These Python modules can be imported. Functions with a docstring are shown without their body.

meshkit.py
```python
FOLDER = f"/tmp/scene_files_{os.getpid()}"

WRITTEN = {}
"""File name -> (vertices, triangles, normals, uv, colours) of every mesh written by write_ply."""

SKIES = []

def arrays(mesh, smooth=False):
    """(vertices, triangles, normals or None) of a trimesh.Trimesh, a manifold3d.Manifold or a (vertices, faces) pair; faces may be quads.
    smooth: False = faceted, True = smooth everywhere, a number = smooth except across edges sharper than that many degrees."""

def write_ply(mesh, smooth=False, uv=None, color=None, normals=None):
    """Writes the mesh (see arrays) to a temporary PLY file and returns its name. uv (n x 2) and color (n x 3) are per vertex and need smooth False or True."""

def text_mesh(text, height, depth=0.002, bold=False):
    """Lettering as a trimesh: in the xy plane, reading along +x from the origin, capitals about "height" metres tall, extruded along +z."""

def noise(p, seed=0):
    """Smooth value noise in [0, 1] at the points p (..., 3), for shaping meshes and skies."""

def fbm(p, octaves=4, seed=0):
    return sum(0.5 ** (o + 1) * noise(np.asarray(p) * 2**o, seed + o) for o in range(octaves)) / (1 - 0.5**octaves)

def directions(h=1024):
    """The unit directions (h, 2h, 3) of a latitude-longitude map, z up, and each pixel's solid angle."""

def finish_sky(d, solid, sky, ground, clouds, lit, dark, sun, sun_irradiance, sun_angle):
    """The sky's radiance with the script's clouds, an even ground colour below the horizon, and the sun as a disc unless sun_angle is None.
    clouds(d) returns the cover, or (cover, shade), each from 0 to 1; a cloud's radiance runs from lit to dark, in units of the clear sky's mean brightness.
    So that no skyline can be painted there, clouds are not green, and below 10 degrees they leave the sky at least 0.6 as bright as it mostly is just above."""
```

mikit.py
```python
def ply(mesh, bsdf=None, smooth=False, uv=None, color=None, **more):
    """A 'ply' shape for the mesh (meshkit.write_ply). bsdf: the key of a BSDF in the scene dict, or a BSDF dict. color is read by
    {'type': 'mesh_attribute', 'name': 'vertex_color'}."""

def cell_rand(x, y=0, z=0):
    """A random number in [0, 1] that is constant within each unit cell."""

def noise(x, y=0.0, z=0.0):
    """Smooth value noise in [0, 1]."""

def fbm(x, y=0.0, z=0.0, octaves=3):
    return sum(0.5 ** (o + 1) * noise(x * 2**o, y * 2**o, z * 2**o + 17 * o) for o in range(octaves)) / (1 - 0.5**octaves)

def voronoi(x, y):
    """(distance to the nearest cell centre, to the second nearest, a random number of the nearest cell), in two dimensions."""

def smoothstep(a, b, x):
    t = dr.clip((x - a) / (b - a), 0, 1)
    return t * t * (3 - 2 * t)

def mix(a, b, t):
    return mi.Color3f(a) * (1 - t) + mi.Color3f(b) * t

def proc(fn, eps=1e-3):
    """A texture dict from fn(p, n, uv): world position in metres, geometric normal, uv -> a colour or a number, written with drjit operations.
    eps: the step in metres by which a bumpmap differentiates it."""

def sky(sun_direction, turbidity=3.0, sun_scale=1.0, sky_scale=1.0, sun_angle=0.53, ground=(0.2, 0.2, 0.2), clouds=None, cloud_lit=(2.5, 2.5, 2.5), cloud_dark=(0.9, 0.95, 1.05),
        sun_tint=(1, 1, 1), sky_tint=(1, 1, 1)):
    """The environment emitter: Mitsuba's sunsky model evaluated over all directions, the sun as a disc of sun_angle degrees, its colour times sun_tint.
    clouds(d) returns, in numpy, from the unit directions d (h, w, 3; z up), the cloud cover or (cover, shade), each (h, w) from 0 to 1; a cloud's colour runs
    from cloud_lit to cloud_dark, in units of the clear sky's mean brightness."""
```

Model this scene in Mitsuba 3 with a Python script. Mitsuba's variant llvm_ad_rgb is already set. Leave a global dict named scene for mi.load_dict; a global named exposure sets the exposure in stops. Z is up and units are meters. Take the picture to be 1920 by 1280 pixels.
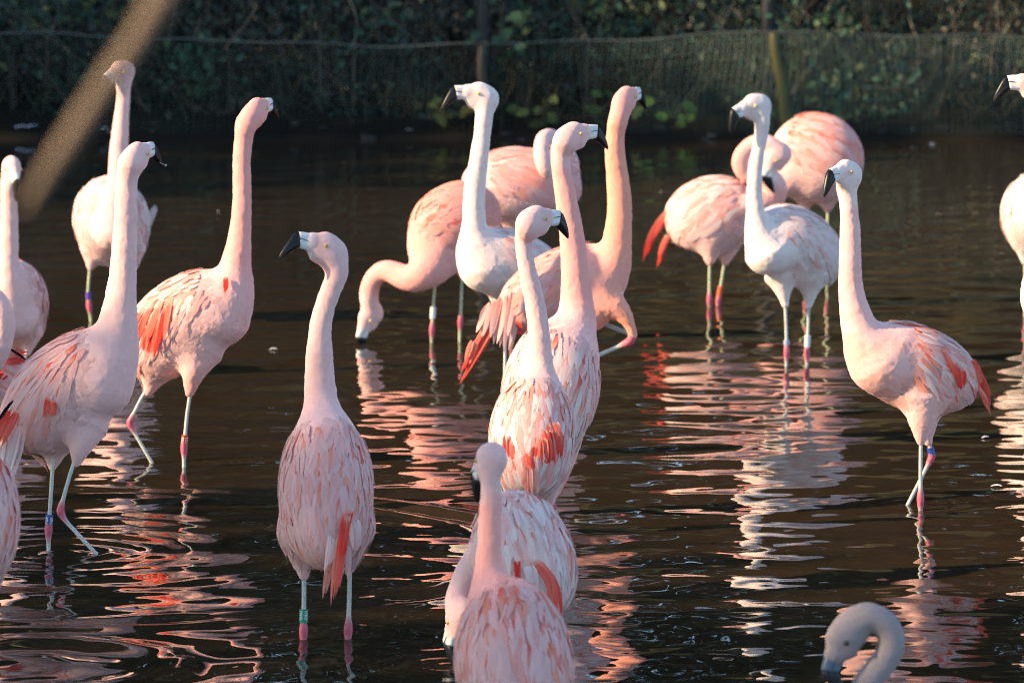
import math
import numpy as np
import trimesh
import mitsuba as mi
import mikit
import meshkit
from scipy.spatial import cKDTree
from mikit import proc, noise, fbm, smoothstep, mix

T = mi.ScalarTransform4f
scene, labels = {}, {}
exposure = 3.08
W0, F, CAM_H, HOR = 1920.0, 10667.0, 2.03, -490.0
PITCH = math.atan((640 - HOR) / F)
cp, sp = math.cos(PITCH), math.sin(PITCH)
FWD, UPV, RIGHT = np.array([0, cp, -sp]), np.array([0, sp, cp]), np.array([1.0, 0, 0])
EYE = np.array([0, 0, CAM_H])
FOCUS = 14.0
scene['camera'] = {'type': 'thinlens', 'fov': math.degrees(2 * math.atan(960 / F)), 'fov_axis': 'x', 'aperture_radius': 0.0125, 'focus_distance': FOCUS,
                   'near_clip': 0.5, 'far_clip': 400.0, 'to_world': T().look_at(origin=EYE.tolist(), target=(EYE + FWD).tolist(), up=[0, 0, 1])}
SUN_AZ, SUN_EL = (-0.955, -0.297), math.radians(25)
SUN = np.array([SUN_AZ[0] * math.cos(SUN_EL), SUN_AZ[1] * math.cos(SUN_EL), math.sin(SUN_EL)])
scene['sky'] = mikit.sky(SUN.tolist(), turbidity=3, sun_scale=0.85, sky_scale=1.3, sun_tint=(1.0, 0.97, 0.93), ground=(0.05, 0.05, 0.04))


def at(px, py, Y):
    """The place seen at a pixel of the 1920 x 1280 picture, at the distance Y."""
    d = FWD + RIGHT * (px - 960) / F - UPV * (py - 640) / F
    return EYE + d * (Y / d[1])


def water_y(py):
    d = FWD - UPV * (py - 640) / F
    return -CAM_H / d[2] * d[1]


def mpp(Y):
    return Y / F * 1.0


# ------------------------------------------------------------------ materials
ATTR = {'type': 'mesh_attribute', 'name': 'vertex_color'}


def rgb(*c):
    return {'type': 'rgb', 'value': [float(x) for x in c]}


def mat(name, **k):
    scene[name] = {'type': 'twosided', 'bsdf': {'type': 'principled', **k}}


def down_bump(p, n, uv):
    return fbm(p.x * 260.0, p.y * 260.0, p.z * 130.0, 2) * 0.0008


scene['plumage'] = {'type': 'twosided', 'bsdf': {'type': 'bumpmap', 'arbitrary': proc(down_bump, 5e-4), 'scale': 1.0,
                    'bsdf': {'type': 'principled', 'base_color': ATTR, 'roughness': 0.85, 'specular': 0.2, 'sheen': 0.35, 'sheen_tint': 0.6}}}
scene['vane'] = {'type': 'principledthin', 'base_color': ATTR, 'roughness': 0.8, 'diff_trans': 0.35, 'eta': 1.3, 'spec_trans': 0.0, 'sheen': 0.2}
WHITE, PALE, PINK, PEACH, CORAL, RED = [np.array(c) for c in ((0.80, 0.655, 0.62), (0.81, 0.495, 0.47), (0.82, 0.375, 0.335), (0.86, 0.345, 0.25), (0.86, 0.165, 0.12), (0.78, 0.05, 0.04))]
GREYISH, GREY, BLACK = [np.array(c) for c in ((0.31, 0.25, 0.255), (0.21, 0.18, 0.185), (0.012, 0.012, 0.014))]
PALETTE = [WHITE, PALE, PINK, PEACH, CORAL, RED, GREYISH, GREY, BLACK]


def vane_colour(p, n, uv):
    """The pigment of a feather: uv.x runs along the palette, uv.y is its depth."""
    c = mi.Color3f(*[float(x) for x in PALETTE[0]])
    for i in range(1, len(PALETTE)):
        t = mi.Float(uv.x * 10.0 - (i - 1))
        t = mi.Float(smoothstep(0.0, 1.0, t))
        c = mix(c, tuple(float(x) for x in PALETTE[i]), t)
    return c * uv.y


scene['feather_vane'] = {'type': 'principledthin', 'base_color': proc(vane_colour), 'roughness': 0.8, 'diff_trans': 0.35, 'eta': 1.3, 'spec_trans': 0.0, 'sheen': 0.2}
mat('horn', base_color=ATTR, roughness=0.35, specular=0.3)
mat('skin', base_color=ATTR, roughness=0.5, specular=0.4)
mat('eyeball', base_color=ATTR, roughness=0.12, specular=0.6)
mat('ring_plastic', base_color=ATTR, roughness=0.35, specular=0.5)
mat('leaf', base_color=ATTR, roughness=0.5, specular=0.35)


def bark_fn(p, n, uv):
    g = fbm(p.x * 60.0, p.y * 60.0, p.z * 18.0, 3)
    return mix((0.045, 0.034, 0.026), (0.17, 0.13, 0.095), g)


mat('bark', base_color=proc(bark_fn), roughness=0.9, specular=0.2)


def branch_fn(p, n, uv):
    g = fbm(p.x * 40.0, p.y * 40.0, p.z * 25.0, 3)
    return mix((0.165, 0.12, 0.088), (0.19, 0.14, 0.104), g)


mat('branch_bark', base_color=proc(branch_fn), roughness=0.9, specular=0.2)


def soil_fn(p, n, uv):
    g = fbm(p.x * 9.0, p.y * 9.0, p.z * 9.0, 3)
    h = fbm(p.x * 55.0, p.y * 55.0, p.z * 55.0, 2)
    return mix((0.006, 0.0055, 0.0045), (0.024, 0.019, 0.014), g * 0.6 + h * 0.4)


mat('soil', base_color=proc(soil_fn), roughness=0.95, specular=0.15)


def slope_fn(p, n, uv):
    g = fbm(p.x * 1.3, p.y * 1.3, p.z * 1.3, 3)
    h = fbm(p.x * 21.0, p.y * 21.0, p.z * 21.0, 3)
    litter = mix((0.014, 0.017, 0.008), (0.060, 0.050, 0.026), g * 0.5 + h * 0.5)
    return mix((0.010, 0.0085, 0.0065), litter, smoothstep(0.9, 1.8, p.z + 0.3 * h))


mat('overgrown_slope', base_color=proc(slope_fn), roughness=0.95, specular=0.15)


def murk_fn(p, n, uv):
    g = fbm(p.x * 0.9, p.y * 0.5, 0.0, 3)
    return mix((0.042, 0.0275, 0.0165), (0.080, 0.051, 0.031), g)


scene['pond_water'] = {'type': 'plastic', 'int_ior': 1.333, 'diffuse_reflectance': proc(murk_fn), 'nonlinear': True}
mat('netting', base_color=ATTR, roughness=0.6, specular=0.3)

# ------------------------------------------------------------------ small helpers
COUNT = {}


def numbered(name):
    n = COUNT.get(name, 0)
    COUNT[name] = n + 1
    return name if n == 0 else f'{name}_{n:03d}'


def put(key, mesh, bsdf, smooth=False, color=None, uv=None):
    """One entry of the scene; a mesh is (vertices, faces)."""
    key = numbered(key)
    if color is not None and np.ndim(color) == 1:
        color = np.tile(np.asarray(color, float), (len(mesh[0]), 1))
    scene[key] = mikit.ply((np.asarray(mesh[0], float), np.asarray(mesh[1], int)), bsdf, smooth=smooth, color=color, uv=uv)
    return key


def tag(key, label, cat=None, group=None, kind=None):
    d = {'label': label}
    if cat:
        d['category'] = cat
    if group:
        d['group'] = group
    if kind:
        d['kind'] = kind
    labels[key] = d


def join(parts):
    vs, fs, n = [], [], 0
    for v, f in parts:
        vs.append(v)
        fs.append(np.asarray(f) + n)
        n += len(v)
    return np.vstack(vs), np.vstack(fs)


def unit(v):
    v = np.asarray(v, float)
    return v / (np.linalg.norm(v, axis=-1, keepdims=True) + 1e-12)


def spline(pts, n):
    """Catmull-Rom through the rows of pts, n rows out, evenly along the chord length of the first three columns."""
    p = np.asarray(pts, float)
    if len(p) == 2:
        t = np.linspace(0, 1, n)[:, None]
        return p[0] * (1 - t) + p[1] * t
    u = np.r_[0, np.cumsum(np.linalg.norm(np.diff(p[:, :3], axis=0), axis=1))]
    from scipy.interpolate import PchipInterpolator, CubicSpline
    out = CubicSpline(u, p[:, :3], bc_type='natural')(np.linspace(0, u[-1], n))
    if p.shape[1] > 3:
        out = np.hstack([out, PchipInterpolator(u, p[:, 3:])(np.linspace(0, u[-1], n))])
    return out


def tube(path, radii, sides=10, cap=True):
    p = np.asarray(path, float)
    r = np.broadcast_to(radii, (len(p),))
    t = unit(np.gradient(p, axis=0))
    a = np.cross(t[0], [0.31, 0.87, 0.21] if abs(t[0][2]) > 0.8 else [0, 0, 1.0])
    frames = []
    for k in range(len(p)):
        a = a - t[k] * (a @ t[k])
        a = a / np.linalg.norm(a)
        frames.append((a, np.cross(t[k], a)))
    ang = np.arange(sides) * 2 * np.pi / sides
    v = np.concatenate([p[k] + r[k] * (np.cos(ang)[:, None] * frames[k][0] + np.sin(ang)[:, None] * frames[k][1]) for k in range(len(p))])
    i, j = np.meshgrid(np.arange(len(p) - 1), np.arange(sides), indexing='ij')
    b = (j + 1) % sides
    q = np.stack([i * sides + j, i * sides + b, (i + 1) * sides + b, (i + 1) * sides + j], -1).reshape(-1, 4)
    f = np.vstack([q[:, [0, 1, 2]], q[:, [0, 2, 3]]])
    if cap:
        n = len(v)
        v = np.vstack([v, p[0], p[-1]])
        k = np.arange(sides)
        kb = (k + 1) % sides
        f = np.vstack([f, np.stack([kb, k, k * 0 + n], 1), np.stack([(len(p) - 1) * sides + k, (len(p) - 1) * sides + kb, k * 0 + n + 1], 1)])
    return v, f


def ball(c, r, sub=2):
    m = trimesh.creation.icosphere(subdivisions=sub, radius=1.0)
    return np.array(m.vertices) * r + np.asarray(c), np.array(m.faces)


# ------------------------------------------------------------------ signed distance of a bird and its surface
def smin(a, b, k):
    h = np.clip(0.5 + 0.5 * (b - a) / k, 0, 1)
    return b * (1 - h) + a * h - k * h * (1 - h)


class Chain:
    """A chain of round cones, finely sampled: rows x, y, z, r."""

    def __init__(self, c):
        u = np.r_[0, np.cumsum(np.linalg.norm(np.diff(c[:, :3], axis=0), axis=1))]
        t = np.linspace(0, u[-1], max(30, int(u[-1] / 0.003)))
        self.c = np.stack([np.interp(t, u, c[:, i]) for i in range(4)], 1)
        self.tree = cKDTree(self.c[:, :3])

    def __call__(self, p):
        d, i = self.tree.query(p, k=5, workers=-1)
        return (d - self.c[i, 3]).min(1)


def sd_ell(p, c, R, s):
    q = (p - c) @ R.T
    k0 = np.linalg.norm(q / s, axis=1)
    k1 = np.linalg.norm(q / (s * s), axis=1)
    return k0 * (k0 - 1) / np.maximum(k1, 1e-9)


def frame(yaw, pitch, roll=0.0):
    """Rows forward, left, up; yaw 0 looks to the picture's right, 90 away, 180 left, 270 at the camera."""
    y, p = math.radians(yaw), math.radians(pitch)
    f = np.array([math.cos(p) * math.cos(y), math.cos(p) * math.sin(y), math.sin(p)])
    l = np.array([-math.sin(y), math.cos(y), 0])
    u = np.cross(f, l)
    if roll:
        c, s = math.cos(math.radians(roll)), math.sin(math.radians(roll))
        l, u = c * l + s * u, c * u - s * l
    return np.stack([f, l, u])


HEAD = [(-0.0065, -0.0014, 0.0312), (-0.0236, -0.0213, 0.0370), (0.0105, -0.0180, 0.0225), (0.0240, 0.0066, 0.0193), (0.0285, 0.0085, 0.0170)]
SQ = 0.74


class Bird:
    def __init__(self, ells, chains, head, k=0.035):
        self.ells, self.chains, self.head, self.k = ells, chains, head, k

    def body(self, p):
        d = None
        for c, R, s in self.ells:
            e = sd_ell(p, c, R, s)
            # fuller chest, narrower stern
            d = e if d is None else smin(d, e, self.k)
        return d

    def sd_head(self, p):
        o, R, s = self.head
        q = (p - o) @ R.T / s
        q[:, 1] /= SQ
        d = None
        for x, z, r in HEAD:
            e = np.sqrt((q[:, 0] - x) ** 2 + q[:, 1] ** 2 + (q[:, 2] - z) ** 2) - r
            d = e if d is None else smin(d, e, 0.014)
        return d * s * 0.86

    def __call__(self, p):
        d = self.body(p)
        for i, c in enumerate(self.chains):
            d = smin(d, c(p), self.k if i == 0 else 0.028)
        if self.head is not None:
            d = smin(d, self.sd_head(p), 0.014)
        return d

    def grad(self, p, e=0.0015):
        k = np.array([[1, -1, -1], [-1, -1, 1], [-1, 1, -1], [1, 1, 1.0]])
        n = len(p)
        f = self(np.concatenate([p + e * x for x in k]))
        return unit(sum(f[i * n:(i + 1) * n, None] * k[i] for i in range(4)))


def surface_nets(fn, lo, hi, h):
    dims = np.ceil((hi - lo) / (4 * h)).astype(int) + 1
    ax = [lo[i] + np.arange(dims[i] + 1) * 4 * h for i in range(3)]
    g = np.stack(np.meshgrid(*ax, indexing='ij'), -1)
    fc = fn(g.reshape(-1, 3)).reshape(g.shape[:3])
    mn = np.full(tuple(dims), 1e9)
    for a, b, c in np.ndindex(2, 2, 2):
        mn = np.minimum(mn, np.abs(fc[a:dims[0] + a, b:dims[1] + b, c:dims[2] + c]))
    act = mn < 9 * h
    f = np.repeat(np.repeat(np.repeat(fc[:-1, :-1, :-1], 4, 0), 4, 1), 4, 2)
    m = np.repeat(np.repeat(np.repeat(act, 4, 0), 4, 1), 4, 2)
    idx = np.argwhere(m)
    val = np.concatenate([fn(lo + c * h) for c in np.array_split(idx, max(1, len(idx) // 60000))])
    f[m] = val
    s = f < 0
    N = np.array(f.shape) - 1
    cnt = np.zeros(tuple(N), np.int8)
    acc = np.zeros(tuple(N) + (3,), np.float32)
    corners = list(np.ndindex(2, 2, 2))
    for a in corners:
        for ax_ in range(3):
            if a[ax_] == 0:
                b = list(a)
                b[ax_] = 1
                fa = f[a[0]:N[0] + a[0], a[1]:N[1] + a[1], a[2]:N[2] + a[2]]
                fb = f[b[0]:N[0] + b[0], b[1]:N[1] + b[1], b[2]:N[2] + b[2]]
                x = (fa < 0) != (fb < 0)
                if not x.any():
                    continue
                t = fa[x] / (fa[x] - fb[x])
                pt = np.tile(np.array(a, np.float32), (len(t), 1))
                pt[:, ax_] += t
                acc[x] += pt
                cnt[x] += 1
    cells = np.argwhere(cnt > 0)
    ids = np.full(tuple(N), -1)
    ids[tuple(cells.T)] = np.arange(len(cells))
    v = lo + h * (cells + acc[tuple(cells.T)] / cnt[tuple(cells.T)][:, None])
    quads = []
    for ax_ in range(3):
        u, w = (ax_ + 1) % 3, (ax_ + 2) % 3
        sl0 = [slice(None)] * 3
        sl1 = [slice(None)] * 3
        sl0[ax_], sl1[ax_] = slice(0, -1), slice(1, None)
        x = s[tuple(sl0)] != s[tuple(sl1)]
        e = np.argwhere(x)
        e = e[(e[:, u] > 0) & (e[:, w] > 0) & (e[:, u] < N[u]) & (e[:, w] < N[w])]
        flip = s[tuple(e.T)]
        du, dw = np.eye(3, dtype=int)[u], np.eye(3, dtype=int)[w]
        q = np.stack([ids[tuple((e - du - dw).T)], ids[tuple((e - dw).T)], ids[tuple(e.T)], ids[tuple((e - du).T)]], 1)
        q = np.where(flip[:, None], q, q[:, ::-1])
        quads.append(q)
    q = np.vstack(quads)
    return v, np.vstack([q[:, [0, 1, 2]], q[:, [0, 2, 3]]])


# ------------------------------------------------------------------ the parts of a flamingo
LEG = np.array([0.50, 0.50, 0.47])
LEG_GREEN = np.array([0.46, 0.48, 0.30])
JOINT = np.array([0.50, 0.10, 0.15])
IX = dict(white=0.0, pale=0.1, pink=0.2, peach=0.3, coral=0.4, red=0.5, greyish=0.6, grey=0.7, black=0.8)
COL = dict(greyish=GREYISH, pale=PALE, pink=PINK, peach=PEACH, coral=CORAL, red=RED, white=WHITE, grey=GREY, black=BLACK)
ST = np.array([0.0, 0.2, 0.42, 0.63, 0.81, 0.93, 1.0])


def blade_faces(ns, nu=3):
    i, j = np.meshgrid(np.arange(ns - 1), np.arange(nu - 1), indexing='ij')
    q = np.stack([i * nu + j, i * nu + j + 1, (i + 1) * nu + j + 1, (i + 1) * nu + j], -1).reshape(-1, 4)
    return np.vstack([q[:, [0, 1, 2]], q[:, [0, 2, 3]]])


BF = blade_faces(len(ST))
WPROF = np.array([0.50, 0.86, 1.0, 0.90, 0.62, 0.32, 0.04])


def lay_feathers(bird, P, D, L, Wd, off, lift, camber=0.06, curl=None):
    """Feathers laid on the bird's surface: base points P, directions D -> (n, stations * 3, 3) and the station of each vertex."""
    n, m = len(P), len(ST)
    g = bird.grad(P)
    D = unit(D - g * (D * g).sum(1, keepdims=True))
    B = np.cross(g, D)
    u = np.array([-1.0, 0.0, 1.0])
    s, uu = np.repeat(ST, 3), np.tile(u, m)
    w = np.repeat(WPROF, 3) * uu
    curl = np.zeros(n) if curl is None else curl
    v = P[:, None] + D[:, None] * (L[:, None] * s)[..., None] + B[:, None] * (Wd[:, None] * w + (curl * L)[:, None] * s * s)[..., None]
    target = off[:, None] + (lift * L)[:, None] * s ** 1.7 - camber * Wd[:, None] * uu * uu * (0.3 + s)
    q = v.reshape(-1, 3)
    tt = np.broadcast_to(target, (n, m * 3)).reshape(-1)
    for _ in range(3):
        d, gr = bird(q), bird.grad(q)
        q = q - np.clip(d - tt, -0.03, 0.03)[:, None] * gr
    return q.reshape(n, m * 3, 3), s, uu


def plume(p0, p1, width, bend=None, droop=0.0, n=9, side=None, camber=0.2):
    """A free feather from p0 to p1 with its broad side towards "side"."""
    t = np.linspace(0, 1, n)
    mid = (p0 + p1) / 2 + (np.zeros(3) if bend is None else np.asarray(bend))
    c = (1 - t)[:, None] ** 2 * p0 + 2 * (t * (1 - t))[:, None] * mid + t[:, None] ** 2 * p1
    d = unit(np.gradient(c, axis=0))
    nrm = unit(np.asarray([0, -1, 0.35] if side is None else side, float))
    b = unit(np.cross(nrm, d))
    nn = np.cross(d, b)
    w = width * np.clip(np.interp(t, [0, 0.15, 0.5, 0.8, 0.93, 1], [0.22, 0.75, 1.0, 0.82, 0.5, 0.06]), 0, 1)
    v = np.concatenate([np.stack([c[k] - b[k] * w[k] - nn[k] * w[k] * camber, c[k], c[k] + b[k] * w[k] - nn[k] * w[k] * camber]) for k in range(n)])
    return v, blade_faces(n), np.repeat(t, 3)


BX = np.array([0.014, 0.034, 0.044, 0.056, 0.0673, 0.0745, 0.0815, 0.0875, 0.0925, 0.097, 0.0995])
BTOP = np.array([0.0225, 0.0292, 0.0312, 0.0327, 0.0284, 0.0215, 0.0128, 0.0055, -0.0020, -0.0095, -0.0146])
BBOT = np.array([-0.0125, -0.0122, -0.0090, -0.0052, -0.0085, -0.0104, -0.0122, -0.0134, -0.0146, -0.0156, -0.0160])
BMID = np.array([0.0040, 0.0085, 0.0135, 0.0185, 0.0165, 0.0128, 0.0066, 0.0008, -0.0052, -0.0112, -0.0152])
BWID = np.array([0.0150, 0.0136, 0.0122, 0.0118, 0.0112, 0.0104, 0.0092, 0.0078, 0.0062, 0.0040, 0.0014])


def mandible(i0, i1, top):
    """One half of the bill between two stations as a closed loft, in head coordinates."""
    xs = np.linspace(BX[i0], BX[i1], 9)
    t, b, m, w = (np.interp(xs, BX, a) for a in (BTOP, BBOT, BMID, BWID))
    up, lo = (t, b + 0.0006) if top else (m, b)
    ang = np.arange(14) * 2 * np.pi / 14
    wf = 0.9 if top else 1.0
    rings = []
    for k in range(len(xs)):
        c, hh = (up[k] + lo[k]) / 2, max((up[k] - lo[k]) / 2, 0.0004)
        y = np.sign(np.cos(ang)) * np.abs(np.cos(ang)) ** 0.85 * w[k] * wf
        z = np.sign(np.sin(ang)) * np.abs(np.sin(ang)) ** 0.85 * hh + c
        rings.append(np.stack([np.full(14, xs[k]), y, z], 1))
    v = np.concatenate(rings)
    n = len(xs)
    i, j = np.meshgrid(np.arange(n - 1), np.arange(14), indexing='ij')
    bq = (j + 1) % 14
    q = np.stack([i * 14 + j, i * 14 + bq, (i + 1) * 14 + bq, (i + 1) * 14 + j], -1).reshape(-1, 4)
    f = np.vstack([q[:, [0, 1, 2]], q[:, [0, 2, 3]]])
    c0, c1 = rings[0].mean(0), rings[-1].mean(0)
    k = np.arange(14)
    kb = (k + 1) % 14
    f = np.vstack([f, np.stack([kb, k, k * 0 + len(v)], 1), np.stack([(n - 1) * 14 + k, (n - 1) * 14 + kb, k * 0 + len(v) + 1], 1)])
    return np.vstack([v, c0, c1]), f


BX = 0.014 + (BX - 0.014) * np.interp(BX, [0.03, 0.056, 0.0995], [1.0, 1.05, 1.06])
_d = np.clip((BX - 0.056) / 0.06, 0, 1) * 0.012
BTOP, BBOT, BMID = BTOP - _d * 0.6, BBOT - _d * 1.2, BMID - _d
BILL_BASE = join([mandible(0, 3, True), mandible(0, 3, False)])
gx = np.linspace(0.032, BX[3] + 0.001, 7)
gz = np.interp(gx, BX, BMID)
BILL_TIP = join([mandible(3, 10, True), mandible(3, 10, False)] + [tube(np.stack([gx, s * np.interp(gx, BX, BWID) * 0.97, gz], 1), [0.0003, 0.0007, 0.0009, 0.001, 0.001, 0.001, 0.001], 6) for s in (-1, 1)])

GROUP = 'flamingos wading in the pond'


def make_flamingo(label, yw, ells, neck, head, thighs=(), legs=(), pal=None, rows=None, plumes=(), seed=0, h=0.0045, label_extra=None, juvenile=False, fuzz=500):
    """ells: (x, y, dy, yaw, pitch, half length, half width, half height) in pixels, metres, degrees; neck and thighs: (x, y, r px, dy) from the body outwards."""
    rng = np.random.default_rng(seed + 11)
    Y = water_y(yw)
    s = mpp(Y)
    key = numbered('flamingo')
    tag(key, label, 'flamingo', GROUP if label_extra is None else label_extra)
    pal = {**dict(body='pale', neck='pale', head='pale', tip='pale', base='pink', accent='coral', p_accent=0.12, blot=0.5), **(pal or {})}
    E = []
    for x, y, dy, yaw, pitch, a, b, c in ells:
        E.append((at(x, y, Y + dy), frame(yaw, pitch), np.array([a, b, c])))
    chains = []
    if neck:
        n = np.array([np.r_[at(x, y, Y + dy), r * s] for x, y, r, dy in neck])
        if head:
            o, R = at(head['eye'][0], head['eye'][1], Y + head['dy']), frame(head['yaw'], head['pitch'], head.get('roll', 0))
            hs = head.get('scale', 1.0)
            sk = o + R[0] * -0.0236 * hs + R[2] * -0.021 * hs
            n = np.vstack([n, np.r_[sk, 0.026 * hs]])
        chains.append(spline(n, 34))
    for th in thighs:
        chains.append(spline([np.r_[at(x, y, Y + dy), r * s] for x, y, r, dy in th], 8))
    bird = Bird(E, [Chain(c) for c in chains], (o, R, hs) if head else None)
    allp = np.vstack([c[:, :3] for c in chains] + [np.array([c + R_.T @ (np.array(sg) * sz) for sg in np.ndindex(3, 3, 3) for sg in [np.array(sg) - 1]]) for c, R_, sz in E])
    lo, hi = allp.min(0) - 0.06, allp.max(0) + 0.06
    if head:
        lo, hi = np.minimum(lo, o - 0.075), np.maximum(hi, o + 0.075)
    v, f = surface_nets(bird, lo, hi, h)
    nrm = bird.grad(v)
    v = v - bird(v)[:, None] * nrm
    db = bird.body(v)
    nk = np.clip(db / 0.06, 0, 1)                                   # 0 on the body, 1 along the neck
    d1 = meshkit.fbm(v * 34 + seed * 3.1, 3) - 0.5
    d2 = meshkit.fbm(v * np.array([120, 120, 70.0]) + seed, 2) - 0.5
    hd = np.zeros(len(v))
    if head:
        q = (v - o) @ R.T / hs
        hd = np.clip(1 - (np.linalg.norm(q - np.array([0.0, 0, 0.0]), axis=1) - 0.06) / 0.06, 0, 1)
    v = v + nrm * (d1 * (0.0045 * (1 - nk) + 0.003 * nk * (1 - hd)) + d2 * (0.0018 + 0.0004 * nk) * (1 - 0.4 * hd))[:, None]
    cb, cn, ch = COL[pal['body']], COL[pal['neck']], COL[pal['head']]
    col = cb * (1 - nk)[:, None] + cn * nk[:, None]
    if head:
        hh = smooth01(np.clip(hd * 1.2, 0, 1))[:, None]
        col = col * (1 - hh) + ch * hh
        lore = np.exp(-(((q[:, 0] - 0.012) / 0.014) ** 2 + ((q[:, 2] - 0.0) / 0.012) ** 2))[:, None] * 0.35
        col = col * (1 - lore) + PINK * lore
        face = np.clip((q[:, 0] - 0.022) / 0.008, 0, 1)[:, None] * (np.clip((0.052 - np.linalg.norm(q - np.array([0.030, 0, 0.004]), axis=1)) / 0.012, 0, 1))[:, None] * 0.8
        col = col * (1 - face) + (GREYISH * 0.9 if juvenile else WHITE) * face
    blot = np.clip((meshkit.fbm(v * 22 + seed * 7.7, 3) - 0.42) * 4, 0, 1)[:, None] * pal['blot'] * (1 - nk * 0.75)[:, None]
    col = col * (1 - blot * 0.6) + COL[pal['base']] * blot * 0.6
    fine = (0.94 + 0.12 * meshkit.noise(v * np.array([260, 260, 120.0]) + seed))[:, None]
    col = np.clip(col * fine, 0, 0.9)
    put(key + '__body', (v, f), 'plumage', True, col)
    if head:
        bill_c = np.array([0.10, 0.13, 0.18]) if juvenile else np.array([0.74, 0.70, 0.69])
        bk = put(key + '__bill', (BILL_BASE[0] * hs @ R + o, BILL_BASE[1]), 'horn', True, bill_c)
        put(bk + '__tip', (BILL_TIP[0] * hs @ R + o, BILL_TIP[1]), 'horn', True, BLACK * (2.5 if juvenile else 0.7))
        labels[bk + '__tip'] = {'label': 'black curved tip of the bill'}
        for sd in (-1, 1):
            e = ball((0, sd * 0.0245, 0), 0.0050)
            ek = put(key + '__eye', (e[0] * hs @ R + o, e[1]), 'eyeball', True, (0.02, 0.018, 0.016) if juvenile else (0.72, 0.50, 0.16))
            e = ball((0.0004, sd * 0.0286, 0.0002), 0.0020, 1)
            put(ek + '__pupil', (e[0] * hs @ R + o, e[1]), 'eyeball', True, BLACK)
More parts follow.
